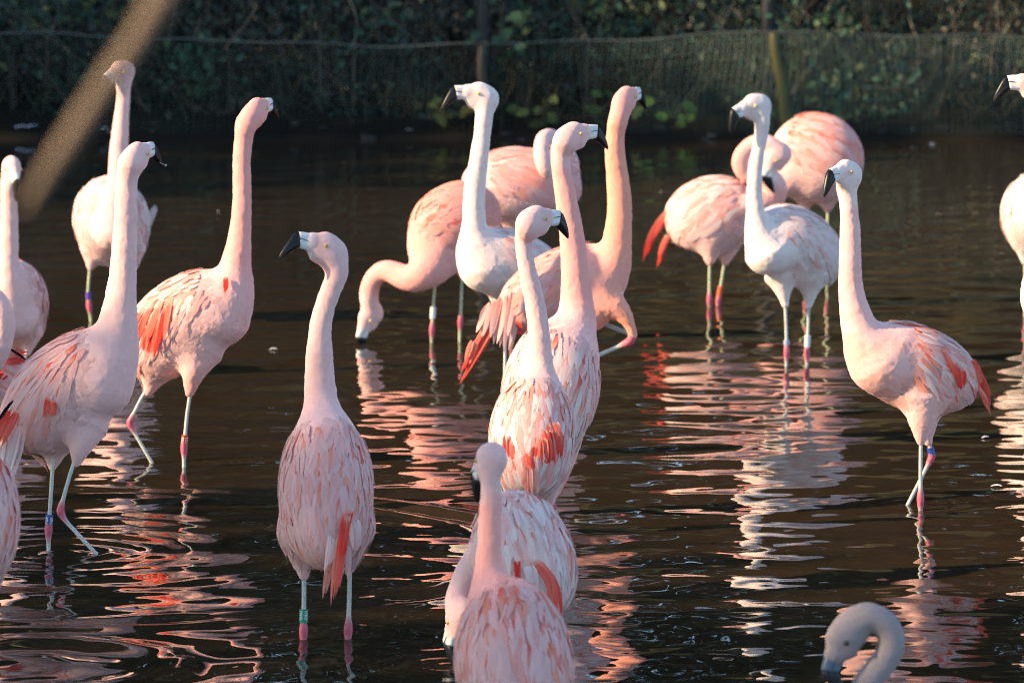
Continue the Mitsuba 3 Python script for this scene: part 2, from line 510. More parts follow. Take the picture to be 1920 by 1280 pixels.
    # ---- the feathers of the back and the folded wings
    if rows:
        c0, R0, sz0 = E[0]
        Ps, Ds, Ls, Ws, Offs, Ts = [], [], [], [], [], []
        nr = int(rows.get('n', 11) * 1.25)
        step = rows.get('step', 0.030) * 0.82
        phim = rows.get('phi', 100)
        x0, x1 = rows.get('x', (0.62, -0.86))
        for r in range(nr):
            t = r / (nr - 1)
            xa = x0 + (x1 - x0) * t
            rad = sz0[1] * math.sqrt(max(0.05, 1 - xa * xa))
            m = max(3, int(2 * math.radians(phim) * rad / step))
            for k in range(m):
                ph = math.radians(-phim + 2 * phim * (k + 0.5 * (r % 2) + rng.uniform(-0.22, 0.22)) / m)
                dirn = R0[2] * math.cos(ph) + R0[1] * math.sin(ph)
                lo_, hi_ = 0.0, 0.30
                Ps.append((c0 + R0[0] * (xa + rng.uniform(-0.03, 0.03)) * sz0[0], dirn))
                side = abs(ph) / math.radians(100)
                Ds.append(-R0[0] * (1.0 - 0.25 * side) - R0[2] * 0.35 * side + R0[1] * math.sin(ph) * -0.15 + rng.normal(0, 0.10, 3) + np.array([0, 0, -0.18]))
                L = (0.048 + 0.060 * t ** 0.8) * rng.uniform(0.65, 1.35) * rows.get('long', 1.0)
                Ls.append(L)
                Ws.append((0.0092 + 0.0022 * t) * rng.uniform(0.7, 1.25) * rows.get('wide', 1.0))
                Offs.append(0.0012 + 0.0022 * (1 - t) + rng.uniform(0, 0.0016))
                Ts.append(t)
        base = np.array([p for p, _ in Ps])
        dirs = np.array([d for _, d in Ps])
        a, b = np.zeros(len(base)), np.full(len(base), 0.30)
        for _ in range(14):
            mid = (a + b) / 2
            ins = bird.body(base + dirs * mid[:, None]) < 0
            a, b = np.where(ins, mid, a), np.where(ins, b, mid)
        P = base + dirs * a[:, None]
        L, Wd, off, Ts = map(np.array, (Ls, Ws, Offs, Ts))
        keep = np.ones(len(P), bool)
        if chains and neck:
            keep = bird.chains[0](P) > 0.026
        P, Dd, L, Wd, off, Ts = P[keep], np.array(Ds)[keep], L[keep], Wd[keep], off[keep], Ts[keep]
        V, ss, uu = lay_feathers(bird, P, Dd, L, Wd, off, np.full(len(P), rows.get('lift', 0.028)), curl=rng.normal(0, 0.06, len(P)))
        tip, bs, ac = IX[pal['tip']], IX[pal['base']], IX[pal['accent']]
        order = rng.permutation(len(P))[:296]
        for k in order:
            acc = rng.random() < pal['p_accent'] * (2.2 if Ts[k] < 0.55 else 0.9)
            w = rng.uniform(0.0, 1.0) ** 2 * 0.6
            i_t = tip * (1 - w) + bs * w
            i_b = (i_t * 0.7 + bs * 0.3) if not acc else ac * rng.uniform(0.85, 1.08)
            if acc:
                i_t = i_t * 0.8 + ac * 0.2 if rng.random() < 0.65 else i_t * 0.4 + ac * 0.6
            ii = i_b * (1 - ss ** 1.3) + i_t * ss ** 1.3
            if acc:
                V[k] = V[k].reshape(-1, 3, 3)[:, 1:2].repeat(3, 1).reshape(-1, 3) * 0.15 + V[k] * 0.85
            br = (1 - 0.06 * (uu == 0)) * rng.uniform(0.94, 1.04)
            put(key + '__feather', (V[k], BF), 'feather_vane', True, uv=np.stack([ii, np.broadcast_to(br, ii.shape)], 1))
        # finer feathers between them, too many to tell apart
        if rows.get('fine', 420):
            nf = rows.get('fine', 330)
            j = rng.integers(0, len(P), nf)
            P2 = P[j] + rng.normal(0, 0.012, (nf, 3))
            for _ in range(2):
                P2 = P2 - bird(P2)[:, None] * bird.grad(P2)
            V2, s2, _u = lay_feathers(bird, P2, Dd[j] + rng.normal(0, 0.12, (nf, 3)), L[j] * rng.uniform(0.5, 0.95, nf), Wd[j] * rng.uniform(0.35, 0.75, nf), off[j] + rng.uniform(0.0006, 0.0026, nf), np.full(nf, 0.022), 0.06, rng.normal(0, 0.10, nf))
            i2 = np.where(rng.random(nf) < pal['p_accent'] * 0.5, ac * rng.uniform(0.5, 0.9, nf), tip + (bs - tip) * rng.random(nf) ** 2 * 0.8)
            uv2 = np.stack([np.repeat(i2, V2.shape[1]), np.repeat(rng.uniform(0.93, 1.06, nf), V2.shape[1])], 1)
            F2 = (BF[None] + (np.arange(nf) * V2.shape[1])[:, None, None]).reshape(-1, 3)
            fk = put(key + '__covert', (V2.reshape(-1, 3), F2), 'feather_vane', True, uv=uv2)
            labels[fk] = {'label': 'fine narrow feathers of back and wings', 'kind': 'stuff'}
    # ---- soft small feathers over the rest of the body, too many to tell apart
    if fuzz:
        pick = rng.choice(len(v), min(len(v), fuzz * 3), replace=False)
        pick = pick[(nk[pick] < 0.08)][:fuzz]
        P = v[pick] - nrm[pick] * 0.003
        R0 = E[0][1]
        D = np.tile(-R0[0] * 0.9 + np.array([0, 0, -0.35]), (len(P), 1)) + rng.normal(0, 0.16, (len(P), 3))
        L, Wd = rng.uniform(0.025, 0.050, len(P)), rng.uniform(0.009, 0.014, len(P))
        V, ss, uu = lay_feathers(bird, P, D, L, Wd, np.full(len(P), 0.0004), np.full(len(P), 0.035), 0.06)
        cc = np.repeat(col[pick], V.shape[1], 0) * rng.uniform(0.93, 1.07, (len(P), 1)).repeat(V.shape[1], 0)
        F_ = (BF[None] + (np.arange(len(P)) * V.shape[1])[:, None, None]).reshape(-1, 3)
        dk = put(key + '__down', (V.reshape(-1, 3), F_), 'vane', True, np.clip(cc, 0, 0.9))
        labels[dk] = {'label': 'soft small feathers of breast and belly', 'kind': 'stuff'}
    # ---- single long feathers: (name, x0, y0, dy0, x1, y1, dy1, half width px, colour, colour at tip, laid)
    for pl in plumes:
        nm, x0, y0, d0, x1, y1, d1_, w, c0_, c1_, mode = pl
        n_split = 1 if w < 4 else (2 if w < 7 else (3 if mode == 'laid' else 5))
        axis = unit(np.array([x1 - x0, y1 - y0, 0.0]))
        for q_ in range(n_split):
            o_ = (q_ - (n_split - 1) / 2) * w * (1.7 / n_split) + rng.normal(0, 0.10 * w)
            k_ = rng.uniform(-0.26, 0.08) * math.hypot(x1 - x0, y1 - y0) if n_split > 1 else 0.0
            ax0, ay0 = x0 - axis[1] * o_, y0 + axis[0] * o_
            ax1, ay1 = x1 - axis[1] * o_ * 0.7 + axis[0] * k_, y1 + axis[0] * o_ * 0.7 + axis[1] * k_
            wq = w * {1: 1.0, 2: 0.62, 3: 0.46, 5: 0.34}[n_split] * rng.uniform(0.8, 1.2)
            p0, p1 = at(ax0, ay0, Y + d0 - 0.002 * q_), at(ax1, ay1, Y + d1_ - 0.003 * q_)
            if mode == 'laid':
                for _ in range(12):
                    p0 = p0 - bird(p0[None])[0] * bird.grad(p0[None])[0]
                V, ss, uu = lay_feathers(bird, p0[None], (p1 - p0)[None], np.array([math.hypot(ax1 - ax0, ay1 - ay0) * s * 1.1]), np.array([wq * s]), np.array([0.0085 + 0.001 * q_]), np.array([0.06]))
                vv, ff, tt = V[0], BF, ss
            else:
                vv, ff, tt = plume(p0, p1, wq * s, bend=np.array([rng.normal(0, 0.006), 0, 0.01 + rng.normal(0, 0.004)]) if mode == 'free' else np.array(mode), side=np.array([rng.normal(0, 0.35), -1, 0.35]))
            i0, i1 = IX[c0_], IX[c1_]
            if c0_ in ('coral', 'red'):
                i0 = i0 - rng.random() ** 2 * 0.12
            if c1_ in ('coral', 'red'):
                i1 = i1 - rng.random() ** 3 * 0.08
            put(key + '__' + nm, (vv, ff), 'feather_vane', True, uv=np.stack([(i0 * (1 - tt) + i1 * tt) if c0_ in ('black', 'white', 'pale') else IX['pale'] + (i0 * (1 - tt) + i1 * tt - IX['pale']) * np.clip(tt / 0.2 + rng.uniform(0.1, 0.6), 0, 1), np.full(len(tt), rng.uniform(0.85, 1.06))], 1))
    # ---- legs: points (x, y, dy), index of the joint, ring
    for lg in legs:
        make_leg(key, Y, s, rng, **lg)
    return key


def smooth01(x):
    return x * x * (3 - 2 * x)


RING = dict(green=(0.01, 0.22, 0.16), red=(0.42, 0.02, 0.015), blue=(0.02, 0.06, 0.30), purple=(0.10, 0.04, 0.30), white=(0.62, 0.64, 0.66), grey=(0.30, 0.34, 0.50), orange=(0.55, 0.10, 0.03))


def make_leg(key, Y, s, rng, pts, joint=None, r=0.0052, jr=0.0104, jlen=0.023, col=None, ring=None, code=None, rt=0.0, rlen=0.026, to_bed=True):
    """pts run from the thigh downwards; joint is the index of the swollen joint's middle."""
    c = LEG if col is None else col
    P = [at(x, y, Y + dy) for x, y, dy in pts]
    if to_bed:
        d = P[-1] - P[-2]
        d = d / max(-d[2], 1e-3)
        P[-1] = P[-1] - d * P[-1][2] * -1 if False else P[-1]
        k = (P[-1][2] + 0.335)
        d[:2] = np.clip(d[:2], -0.8, 0.8)
        P.append(P[-1] + d * k)
    P = np.array(P)
    u = np.r_[0, np.cumsum(np.linalg.norm(np.diff(P, axis=0), axis=1))]
    ts = np.unique(np.r_[np.linspace(0, u[-1], 46), u])
    path = np.stack([np.interp(ts, u, P[:, i]) for i in range(3)], 1)
    from scipy.ndimage import gaussian_filter1d
    path = np.vstack([path[:1], gaussian_filter1d(path, 0.8, axis=0)[1:-1], path[-1:]])
    rad = np.full(len(ts), r)
    cols = np.tile(c, (len(ts), 1))
    if joint is not None:
        g = np.exp(-np.abs((ts - u[joint]) / jlen) ** 2.6)
        rad = rad + (jr - r) * g
        g2 = np.exp(-np.abs((ts - u[joint]) / (jlen * 1.25)) ** 5)[:, None]
        cols = cols * (1 - g2) + JOINT * g2
    vtx, f = tube(path, rad, 10)
    cc = np.vstack([np.repeat(cols, 10, 0), cols[:1], cols[-1:]])
    cc = cc * (0.88 + 0.24 * meshkit.noise(vtx * 170)[:, None])
    lk = put(key + '__leg', (vtx, f), 'skin', True, np.clip(cc, 0, 0.9))
    if ring:
        t = np.clip(u[joint] - rt, 0, u[-1])
        c0 = np.array([np.interp(t, u, P[:, i]) for i in range(3)])
        ax = unit(np.array([np.interp(t - 0.02, u, P[:, i]) for i in range(3)]) - c0)
        rr = 0.0098
        m = trimesh.creation.annulus(r_min=rr - 0.0016, r_max=rr, height=rlen, sections=28)
        e1 = unit(np.cross(ax, [0.0, 1.0, 0.0]))
        if e1[0] < 0:
            e1 = -e1
        M = np.stack([e1, np.cross(ax, e1), ax])                # rows: right, towards or away, up the leg
        if M[1][1] > 0:
            M[1] = -M[1]
        rk = put(lk + '__ring', (np.array(m.vertices) @ M + c0, m.faces), 'ring_plastic', False, RING[ring])
        labels[rk] = {'label': f'{ring} plastic leg ring'}
        if code:
            tm = meshkit.text_mesh(code, rr * 0.72, 0.0004, bold=True)
            tv = np.array(tm.vertices)
            tv = tv * np.array([min(1.0, (rlen * 0.86) / np.ptp(tv[:, 0])), 1, 1])
            tv[:, 0] -= tv[:, 0].mean()
            tv[:, 1] -= tv[:, 1].mean()
            parts = []
            for phi in (-0.62, 0.62):
                th = phi - tv[:, 1] / rr
                rad_ = rr + 0.0001 + tv[:, 2]
                loc = np.stack([rad_ * np.sin(th), rad_ * np.cos(th), tv[:, 0]], 1)
                parts.append((loc @ M + c0, np.array(tm.faces)))
            ck = put(lk + '__ring_code', join(parts), 'ring_plastic', False, (0.66, 0.66, 0.58))
            labels[ck] = {'label': f'letters {code} printed up the ring'}

# ------------------------------------------------------------------ water
rng = np.random.default_rng(5)
BANK_Y = water_y(262)


def wave_height(x, y):
    """Small wind ripples and the rings that the birds' legs and bills send out."""
    h = np.zeros_like(x)
    r = np.random.default_rng(77)
    for k in range(46):
        lam = 0.07 * (0.52 / 0.07) ** r.random()
        th = r.normal(math.pi / 2, 0.95)
        ph = r.uniform(0, 2 * np.pi)
        kx, ky = 2 * np.pi / lam * math.cos(th), 2 * np.pi / lam * math.sin(th)
        h += SLOPE * min(1.25, (lam / 0.20) ** 0.35) * lam / (2 * np.pi) * np.sin(kx * x + ky * y + ph + 0.9 * np.sin(1.3 * x + 0.7 * y + k)) / math.sqrt(46 / 2.0)
    p = np.stack([x * 0.55, y * 0.33, np.zeros_like(x)], -1)
    patch = 0.5 + 0.9 * meshkit.fbm(p, 3, 4)
    far = np.interp(y, [8, 11, 14, 17, 22, 30], [1.0, 1.0, 1.0, 0.9, 0.7, 0.5])
    h = h * patch * far
    for px, py, amp, lam, r0, wd in RINGS:
        c = at(px, py, water_y(py))
        d = np.hypot(x - c[0], y - c[1])
        h += amp * lam * np.sin(2 * np.pi * d / lam) * np.exp(-((d - r0) / wd) ** 2)
    return h


SLOPE = 0.033
RINGS = [(120, 1035, 0.022, 0.10, 0.0, 0.40), (120, 1035, 0.036, 0.15, 1.18, 0.11), (120, 1035, 0.013, 0.14, 0.6, 0.14), (688, 640, 0.010, 0.07, 0.0, 0.22), (845, 1248, 0.014, 0.07, 0.0, 0.25), (1726, 945, 0.014, 0.06, 0.0, 0.16),
         (570, 1190, 0.012, 0.06, 0.0, 0.14), (653, 1190, 0.012, 0.06, 0.0, 0.14), (345, 865, 0.012, 0.06, 0.0, 0.2), (40, 1245, 0.030, 0.26, 0.35, 0.16)]
ys = [2.0]
while ys[-1] < BANK_Y + 0.25:
    y = ys[-1]
    ys.append(y + (0.25 if y < 8.0 else 0.0115 * (y / 12) ** 2))
ys = np.array(ys)
ux = np.linspace(-1, 1, 300)
halfw = np.maximum(ys, 7) * 0.092 + 0.35
cols = halfw[:, None] * ux[None]
side = np.array([0.3, 1.0, 2.5, 5.0, 9.0, 16.0])
X = np.hstack([(-halfw[:, None] - side[None, ::-1]), cols, halfw[:, None] + side[None]])
Yg = np.repeat(ys[:, None], X.shape[1], 1)
Z = wave_height(X, Yg)
edge = np.ones(X.shape[1])
edge[:6] = 0
edge[-6:] = 0
Z = Z * edge[None] * np.clip((BANK_Y + 0.1 - Yg) / 1.5, 0, 1) * (Yg > 8)
n0, n1 = X.shape
i, j = np.meshgrid(np.arange(n0 - 1), np.arange(n1 - 1), indexing='ij')
q = np.stack([i * n1 + j, i * n1 + j + 1, (i + 1) * n1 + j + 1, (i + 1) * n1 + j], -1).reshape(-1, 4)
scene['water'] = mikit.ply((np.stack([X, Yg, Z], -1).reshape(-1, 3), q), 'pond_water', smooth=True)
tag('water', 'dark brown rippled pond water', kind='structure')
scene['pond_bed'] = mikit.ply((np.array([[-40, -12, -0.34], [40, -12, -0.34], [40, 36, -0.34], [-40, 36, -0.34]], float), np.array([[0, 1, 2, 3]])), 'soil')
tag('pond_bed', 'muddy pond bed', kind='structure')


# ------------------------------------------------------------------ banks
def sheet(name, xs, ys_, zf, bsdf, label):
    xg, yg = np.meshgrid(xs, ys_)
    zg = zf(xg, yg)
    a, b = xg.shape
    i, j = np.meshgrid(np.arange(a - 1), np.arange(b - 1), indexing='ij')
    q = np.stack([i * b + j, i * b + j + 1, (i + 1) * b + j + 1, (i + 1) * b + j], -1).reshape(-1, 4)
    scene[name] = mikit.ply((np.stack([xg, yg, zg], -1).reshape(-1, 3), q), bsdf, smooth=True)
    tag(name, label, kind='structure')


def bank_z(x, y):
    t = y - BANK_Y
    p = np.stack([x * 1.6, y * 1.6, np.zeros_like(x)], -1)
    n = meshkit.fbm(p, 4, 9) - 0.5
    base = np.interp(t, [-1.0, -0.15, 0.0, 0.25, 0.9, 3.0, 12.0, 60.0], [-0.4, -0.12, 0.0, 0.10, 0.16, 1.1, 4.6, 7.0])
    return base + n * np.interp(t, [-0.3, 0.1, 0.5, 2, 10], [0.02, 0.03, 0.12, 0.35, 1.2])


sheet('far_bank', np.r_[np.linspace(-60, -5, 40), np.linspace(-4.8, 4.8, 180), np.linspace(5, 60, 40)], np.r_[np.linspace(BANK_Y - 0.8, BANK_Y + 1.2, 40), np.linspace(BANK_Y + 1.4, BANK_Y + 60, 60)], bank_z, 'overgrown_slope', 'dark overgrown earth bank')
sheet('near_bank', np.linspace(-60, 60, 80), np.linspace(-40, 5.5, 40), lambda x, y: np.interp(y, [-40, 3.5, 5.5], [0.5, 0.15, -0.4]) + 0.1 * (meshkit.fbm(np.stack([x, y, x * 0], -1), 3) - 0.5), 'soil', 'near earth bank')
sheet('left_bank', np.r_[np.linspace(-60, -13, 30), np.linspace(-12.5, -11, 6)], np.linspace(-20, BANK_Y + 40, 60), lambda x, y: np.interp(x, [-60, -13, -11.6, -11], [1.5, 0.25, -0.05, -0.4]) + 0.1 * (meshkit.fbm(np.stack([x, y, x * 0], -1), 3) - 0.5), 'soil', 'left earth bank')


# ------------------------------------------------------------------ foliage
def leaves(P, N, size, rng, ratio=0.62, fold=0.25):
    """One small folded leaf of six faces at each point P with its upper side towards N."""
    n = len(P)
    N = unit(N)
    a = unit(np.cross(N, rng.normal(size=(n, 3))))
    b = np.cross(N, a)
    sz = np.asarray(size)[:, None]
    t = np.array([0.0, 0.30, 0.72, 1.0])
    w = np.array([0.06, 0.5, 0.40, 0.02]) * ratio
    rowsv = []
    for k in range(4):
        ctr = P + a * sz * (t[k] - 0.4) - N * sz * 0.16 * t[k] ** 2
        rowsv += [ctr - b * sz * w[k] + N * sz * w[k] * fold, ctr, ctr + b * sz * w[k] + N * sz * w[k] * fold]
    V = np.stack(rowsv, 1)
    Fc = (blade_faces(4)[None] + (np.arange(n) * 12)[:, None, None]).reshape(-1, 3)
    return V.reshape(-1, 3), Fc


def leaf_colours(n, rng, pal, per=12):
    pal = np.array(pal)
    c = pal[rng.integers(0, len(pal), n)] * rng.uniform(0.7, 1.3, (n, 1))
    return np.repeat(c, per, 0)


IVY = [(0.010, 0.030, 0.020), (0.013, 0.036, 0.020), (0.010, 0.027, 0.022), (0.020, 0.040, 0.016), (0.018, 0.019, 0.012)]
BANK_TREE = [(0.075, 0.075, 0.026), (0.095, 0.085, 0.03), (0.055, 0.06, 0.022), (0.10, 0.075, 0.035)]
TREE = [(0.035, 0.055, 0.018), (0.045, 0.065, 0.02), (0.028, 0.045, 0.016), (0.06, 0.06, 0.02)]

# ivy and bramble that cover the bank behind the netting
rg = np.random.default_rng(31)
PP, CC = [], []
for k in range(250):
    cx, t = rg.uniform(-4.6, 4.6), rg.uniform(0.22, 1.7)
    c = np.array([cx, BANK_Y + t, 0])
    c[2] = bank_z(np.array(cx), np.array(BANK_Y + t)) + rg.uniform(0.0, 0.55)
    m = int(rg.choice([25, 50, 90, 130]))
    q_ = c + rg.normal(size=(m, 3)) * np.array([0.16, 0.10, 0.13]) * rg.uniform(0.5, 1.4)
    q_ = q_[q_[:, 1] > BANK_Y + 0.15]
    kind = rg.random()
    pal = IVY if kind < 0.55 else ([(0.026, 0.023, 0.016), (0.020, 0.019, 0.013)] if kind < 0.75 else ([(0.03, 0.07, 0.035), (0.022, 0.06, 0.035)] if kind < 0.93 else [(0.06, 0.075, 0.02)]))
    PP.append(q_)
    CC.append(leaf_colours(len(q_), rg, pal) * rg.uniform(0.6, 1.5))
P = np.vstack(PP)
P[:, 2] = np.maximum(P[:, 2], bank_z(P[:, 0], P[:, 1]) + 0.01)
N = rg.normal(size=P.shape) * 0.7 + np.array([0, -0.8, 0.7])
v, f = leaves(P, N, rg.uniform(0.022, 0.06, len(P)), rg)
scene['ivy_thicket'] = mikit.ply((v, f), 'leaf', color=np.vstack(CC))
tag('ivy_thicket', 'dark ivy and undergrowth covering the far bank', 'undergrowth', kind='stuff')

# dead grass stalks and fine twigs between the ivy
parts, cc = [], []
for k in range(800):
    x, t = rg.uniform(-4.4, 4.4), rg.uniform(0.16, 1.0)
    y = BANK_Y + t
    z = float(bank_z(np.array(x), np.array(y)))
    L = rg.uniform(0.25, 0.8)
    lean = rg.normal(0, 0.55)
    p0 = np.array([x, y, z])
    p1 = p0 + np.array([lean * L, rg.normal(0, 0.12) * L, L])
    md = (p0 + p1) / 2 + np.array([rg.normal(0, 0.07), 0, rg.uniform(0, 0.08)])
    tt = np.linspace(0, 1, 6)[:, None]
    c = (1 - tt) ** 2 * p0 + 2 * tt * (1 - tt) * md + tt ** 2 * p1
    a, b = tube(c, np.linspace(0.0035, 0.0012, 6) * rg.uniform(0.6, 1.5), 4, False)
    parts.append((a, b))
    cc.append(np.tile(np.array([(0.075, 0.058, 0.04), (0.05, 0.046, 0.033), (0.03, 0.04, 0.02)][rg.integers(3)]) * rg.uniform(0.5, 1.3), (len(a), 1)))
tw = join(parts)
scene['dry_stalks'] = mikit.ply(tw, 'leaf', color=np.vstack(cc))
tag('dry_stalks', 'thin dry stalks and twigs in the undergrowth', 'twigs', kind='stuff')

# bare stems that can be told apart: pixel ends, radius in metres
STEMS = [((925 / 2, 35), (430, 88), 0.006, 'pale bare stem slanting above the netting at left'), ((1075, 15), (1100, 85), 0.006, 'bare stem hanging above the netting left of the fence corner'),
         ((1530, 50), (1655, 165), 0.006, 'long pale stem slanting down behind the netting at right'), ((1700, 0), (1722, 70), 0.005, 'upright dead stem above the netting at right'), ((120, 0), (88, 65), 0.005, 'dark stem at the upper left corner'),
         ((0, 5), (130, 90), 0.006, 'long stem slanting down at the upper left'), ((660, 0), (663, 78), 0.007, 'upright brown stem above the netting left of the middle'), ((590, 40), (600, 90), 0.006, 'forked stem base left of the upright brown stem'),
         ((1880, 0), (1860, 70), 0.005, 'thin stem at the upper right corner')]
for (a, b, r, lab) in STEMS:
    p0, p1 = at(b[0], b[1], BANK_Y + 0.55), at(a[0], a[1], BANK_Y + 0.7)
    tt = np.linspace(0, 1, 12)
    e = p0 - (p1 - p0) * 0.0
    path = p0 + (p1 - p0) * tt[:, None] * 1.4 + np.stack([0.02 * np.sin(tt * 5 + a[0]), tt * 0, 0.015 * np.sin(tt * 4 + a[1])], 1)
    g = np.array([p0[0], p0[1], float(bank_z(np.array(p0[0]), np.array(p0[1]))) - 0.02])
    path = np.vstack([g + (p0 - g) * np.linspace(0, 0.9, 5)[:, None], path])
    v, f = tube(path, np.linspace(r, r * 0.55, len(path)), 8)
    k = put('bare_stem', (v, f), 'leaf', True, np.array([0.13, 0.10, 0.075]))
    tag(k, lab, 'stem')

# leafy plants at the water's edge
PLANTS = [(1268, 226, 0.30, 9, (0.075, 0.15, 0.025), 'bright green leafy plant at the foot of the netting right of centre'), (1150, 215, 0.26, 8, (0.045, 0.10, 0.022), 'green leafy plant at the foot of the netting behind the coral flamingo'),
          (1020, 196, 0.20, 7, (0.07, 0.09, 0.02), 'small leafy plant behind the white flamingo bill'), (830, 205, 0.22, 8, (0.10, 0.10, 0.02), 'yellowing leafy plant at the foot of the netting left of centre'), (940, 52, 0.30, 12, (0.035, 0.07, 0.03), 'green leaves spilling over the top of the netting at the middle'), (1405, 180, 0.2, 6, (0.03, 0.07, 0.02), 'small green plant behind the netting by the mossy post')]
for px, py, sz, m, c, lab in PLANTS:
    o = at(px, py, BANK_Y + 0.13)
    k = numbered('leafy_plant')
    g = np.array([o[0], o[1], float(bank_z(np.array(o[0]), np.array(o[1])))])
    st = tube(np.linspace(g - [0, 0, 0.02], o + [0, 0, 0.03], 5), 0.004, 6)
    put(k + '__stem', st, 'leaf', True, np.array(c) * 0.7)
    for q_ in range(m):
        pp = o + rg.normal(size=3) * np.array([sz * 0.45, 0.04, sz * 0.22])
        v, f = leaves(pp[None], np.array([[rg.normal(0, 0.5), -0.7, 0.8]]), np.array([rg.uniform(0.05, 0.10)]), rg, 0.75, 0.2)
        put(k + '__leaf', (v, f), 'leaf', True, np.array(c) * rg.uniform(0.6, 1.2))
    tag(k, lab, 'plant')

# ------------------------------------------------------------------ the netting fence
FY = BANK_Y + 0.07
top_px = np.array([[-60, 68], [250, 76], [560, 90], [800, 92], [1010, 88], [1250, 76], [1455, 66], [1640, 70], [1800, 76], [2000, 78]], float)
TOPX = np.array([at(x, y, FY)[0] for x, y in top_px])
TOPZ = np.array([at(x, y, FY)[2] for x, y in top_px])
KEYF = 'net_fence'
tag(KEYF, 'low fence of fine green netting along the far bank', 'fence')
xs = np.linspace(-3.0, 3.0, 121)
zt = np.interp(xs, TOPX, TOPZ)
sag = lambda x, u: np.interp(x, TOPX, TOPZ) * u + (0.02) * (1 - u)


def netpoint(x, u, rr=0):
    bulge = 0.03 * np.sin(2.3 * x + 1.0) * np.sin(np.pi * u) + 0.02 * np.sin(6.1 * x) * np.sin(np.pi * u)
    wob = 0.012 * np.sin(3.7 * x + 4 * u) + 0.006 * np.sin(9.0 * x + 7 * u)
    return np.stack([x + 0.01 * np.sin(5 * u + 3 * x), FY + bulge, np.interp(x, TOPX, TOPZ) * u + 0.015 + wob * np.sin(np.pi * u)], -1)


parts = []
jit = np.random.default_rng(8)
for k in range(26):
    u = np.full(121, k / 25.0) + 0.006 * np.sin(xs * jit.uniform(2, 5) + jit.uniform(0, 6))
    parts.append(tube(netpoint(xs, np.clip(u, 0, 1)), 0.0016, 3, False))
for x in np.arange(-3.0, 3.0, 0.031):
    u = np.linspace(0, 1, 9)
    parts.append(tube(netpoint(x + jit.normal(0, 0.003) + 0.012 * np.sin(u * 3 + x * 4), u), 0.0010, 3, False))
nv, nf_ = join(parts)
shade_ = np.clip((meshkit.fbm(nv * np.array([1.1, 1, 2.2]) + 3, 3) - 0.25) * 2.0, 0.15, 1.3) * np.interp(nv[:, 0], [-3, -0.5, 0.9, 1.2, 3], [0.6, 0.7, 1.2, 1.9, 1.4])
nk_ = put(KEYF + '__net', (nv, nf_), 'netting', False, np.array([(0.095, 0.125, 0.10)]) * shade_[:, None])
labels[nk_] = {'label': 'fine green netting', 'kind': 'stuff'}
put(KEYF + '__top_rope', tube(netpoint(xs, np.ones(121)) + np.stack([xs * 0, xs * 0, 0.004 + 0.012 * np.sin(xs * 7.3) * np.sin(xs * 2.1)], 1), 0.0035, 7), 'netting', True, (0.10, 0.11, 0.10))
for px, r, lean, c, lab in [(905, 0.03, 0.0, (0.022, 0.02, 0.016), 'dark wooden fence post'), (1468, 0.030, 0.10, (0.065, 0.06, 0.016), 'mossy yellow green leaning fence post')]:
    b = at(px, 160, FY + 0.005)
    z1 = np.interp(b[0], TOPX, TOPZ) + 0.01
    path = np.stack([b[0] - lean * np.linspace(0, 1, 9) + lean * 0.5, np.full(9, b[1]), np.linspace(-0.1, z1, 9)], 1)
    path[:, 0] += 0.004 * np.sin(np.arange(9) * 1.7)
    v, f = tube(path, r * np.linspace(1.05, 0.92, 9), 12)
    cc = np.array(c) * (0.6 + 0.8 * meshkit.fbm(v * np.array([60, 60, 14.0]), 3))[:, None]
    pk = put(KEYF + '__post', (v, f), 'leaf', 30, None) if False else numbered(KEYF + '__post')
    scene[pk] = mikit.ply((v, f), 'leaf', smooth=True, color=cc)
    labels[pk] = {'label': lab}
for px, y0, lab in [(905, -40, 'dark upright post behind the netting left of the tall white neck'), (1440, -40, 'dark upright post behind the fence corner at right')]:
    b = at(px, 60, FY + 0.35)
    path = np.stack([np.full(8, b[0]), np.full(8, b[1]), np.linspace(-0.05, 1.6, 8)], 1)
    v, f = tube(path, 0.035, 12)
    k = put('wooden_post', (v, f), 'leaf', True, (0.02, 0.02, 0.022))
    tag(k, lab, 'post')

# stones, mud lumps and pale scraps along the water's edge
for k in range(26):
    x = rg.uniform(-2.9, 2.9)
    r = rg.uniform(0.012, 0.035)
    t = rg.uniform(-0.02, 0.16)
    m = trimesh.creation.icosphere(subdivisions=2)
    v = np.array(m.vertices)
    v = v * (0.7 + 0.6 * meshkit.fbm(v * 1.7 + k, 3))[:, None] * np.array([1.4, 1.0, 0.7]) * r
    o = np.array([x, BANK_Y + t, float(bank_z(np.array(x), np.array(BANK_Y + t))) + r * 0.25])
    o[2] = max(o[2], 0.0)
    kk = put('stone', (v + o, m.faces), 'leaf', True, np.array([(0.018, 0.016, 0.014), (0.045, 0.034, 0.03), (0.012, 0.011, 0.01)][rg.integers(3)]))
    tag(kk, 'small dark stone in the row at the foot of the far bank', 'stone', 'stones along the foot of the far bank')


def small_feather(px, py, L, ang, on_bank, lab, c=(0.72, 0.68, 0.68)):
    y = water_y(py) if not on_bank else BANK_Y + 0.08
    o = at(px, py, y)
    if not on_bank:
        o[2] = float(wave_height(np.array([o[0]]), np.array([o[1]]))[0]) + 0.004
    else:
        o[2] = max(o[2], float(bank_z(np.array(o[0]), np.array(y))) + 0.012)
    d = np.array([math.cos(ang), math.sin(ang), 0.05])
    L = L * 0.65
    v, f, tt = plume(o - d * L / 2, o + d * L / 2, L * 0.17, bend=(0, 0, L * 0.16), side=(0, -0.2, 1.0), camber=-0.35)
    k = put('floating_feather' if not on_bank else 'fallen_feather', (v, f), 'vane', True, c)
    tag(k, lab, 'feather')


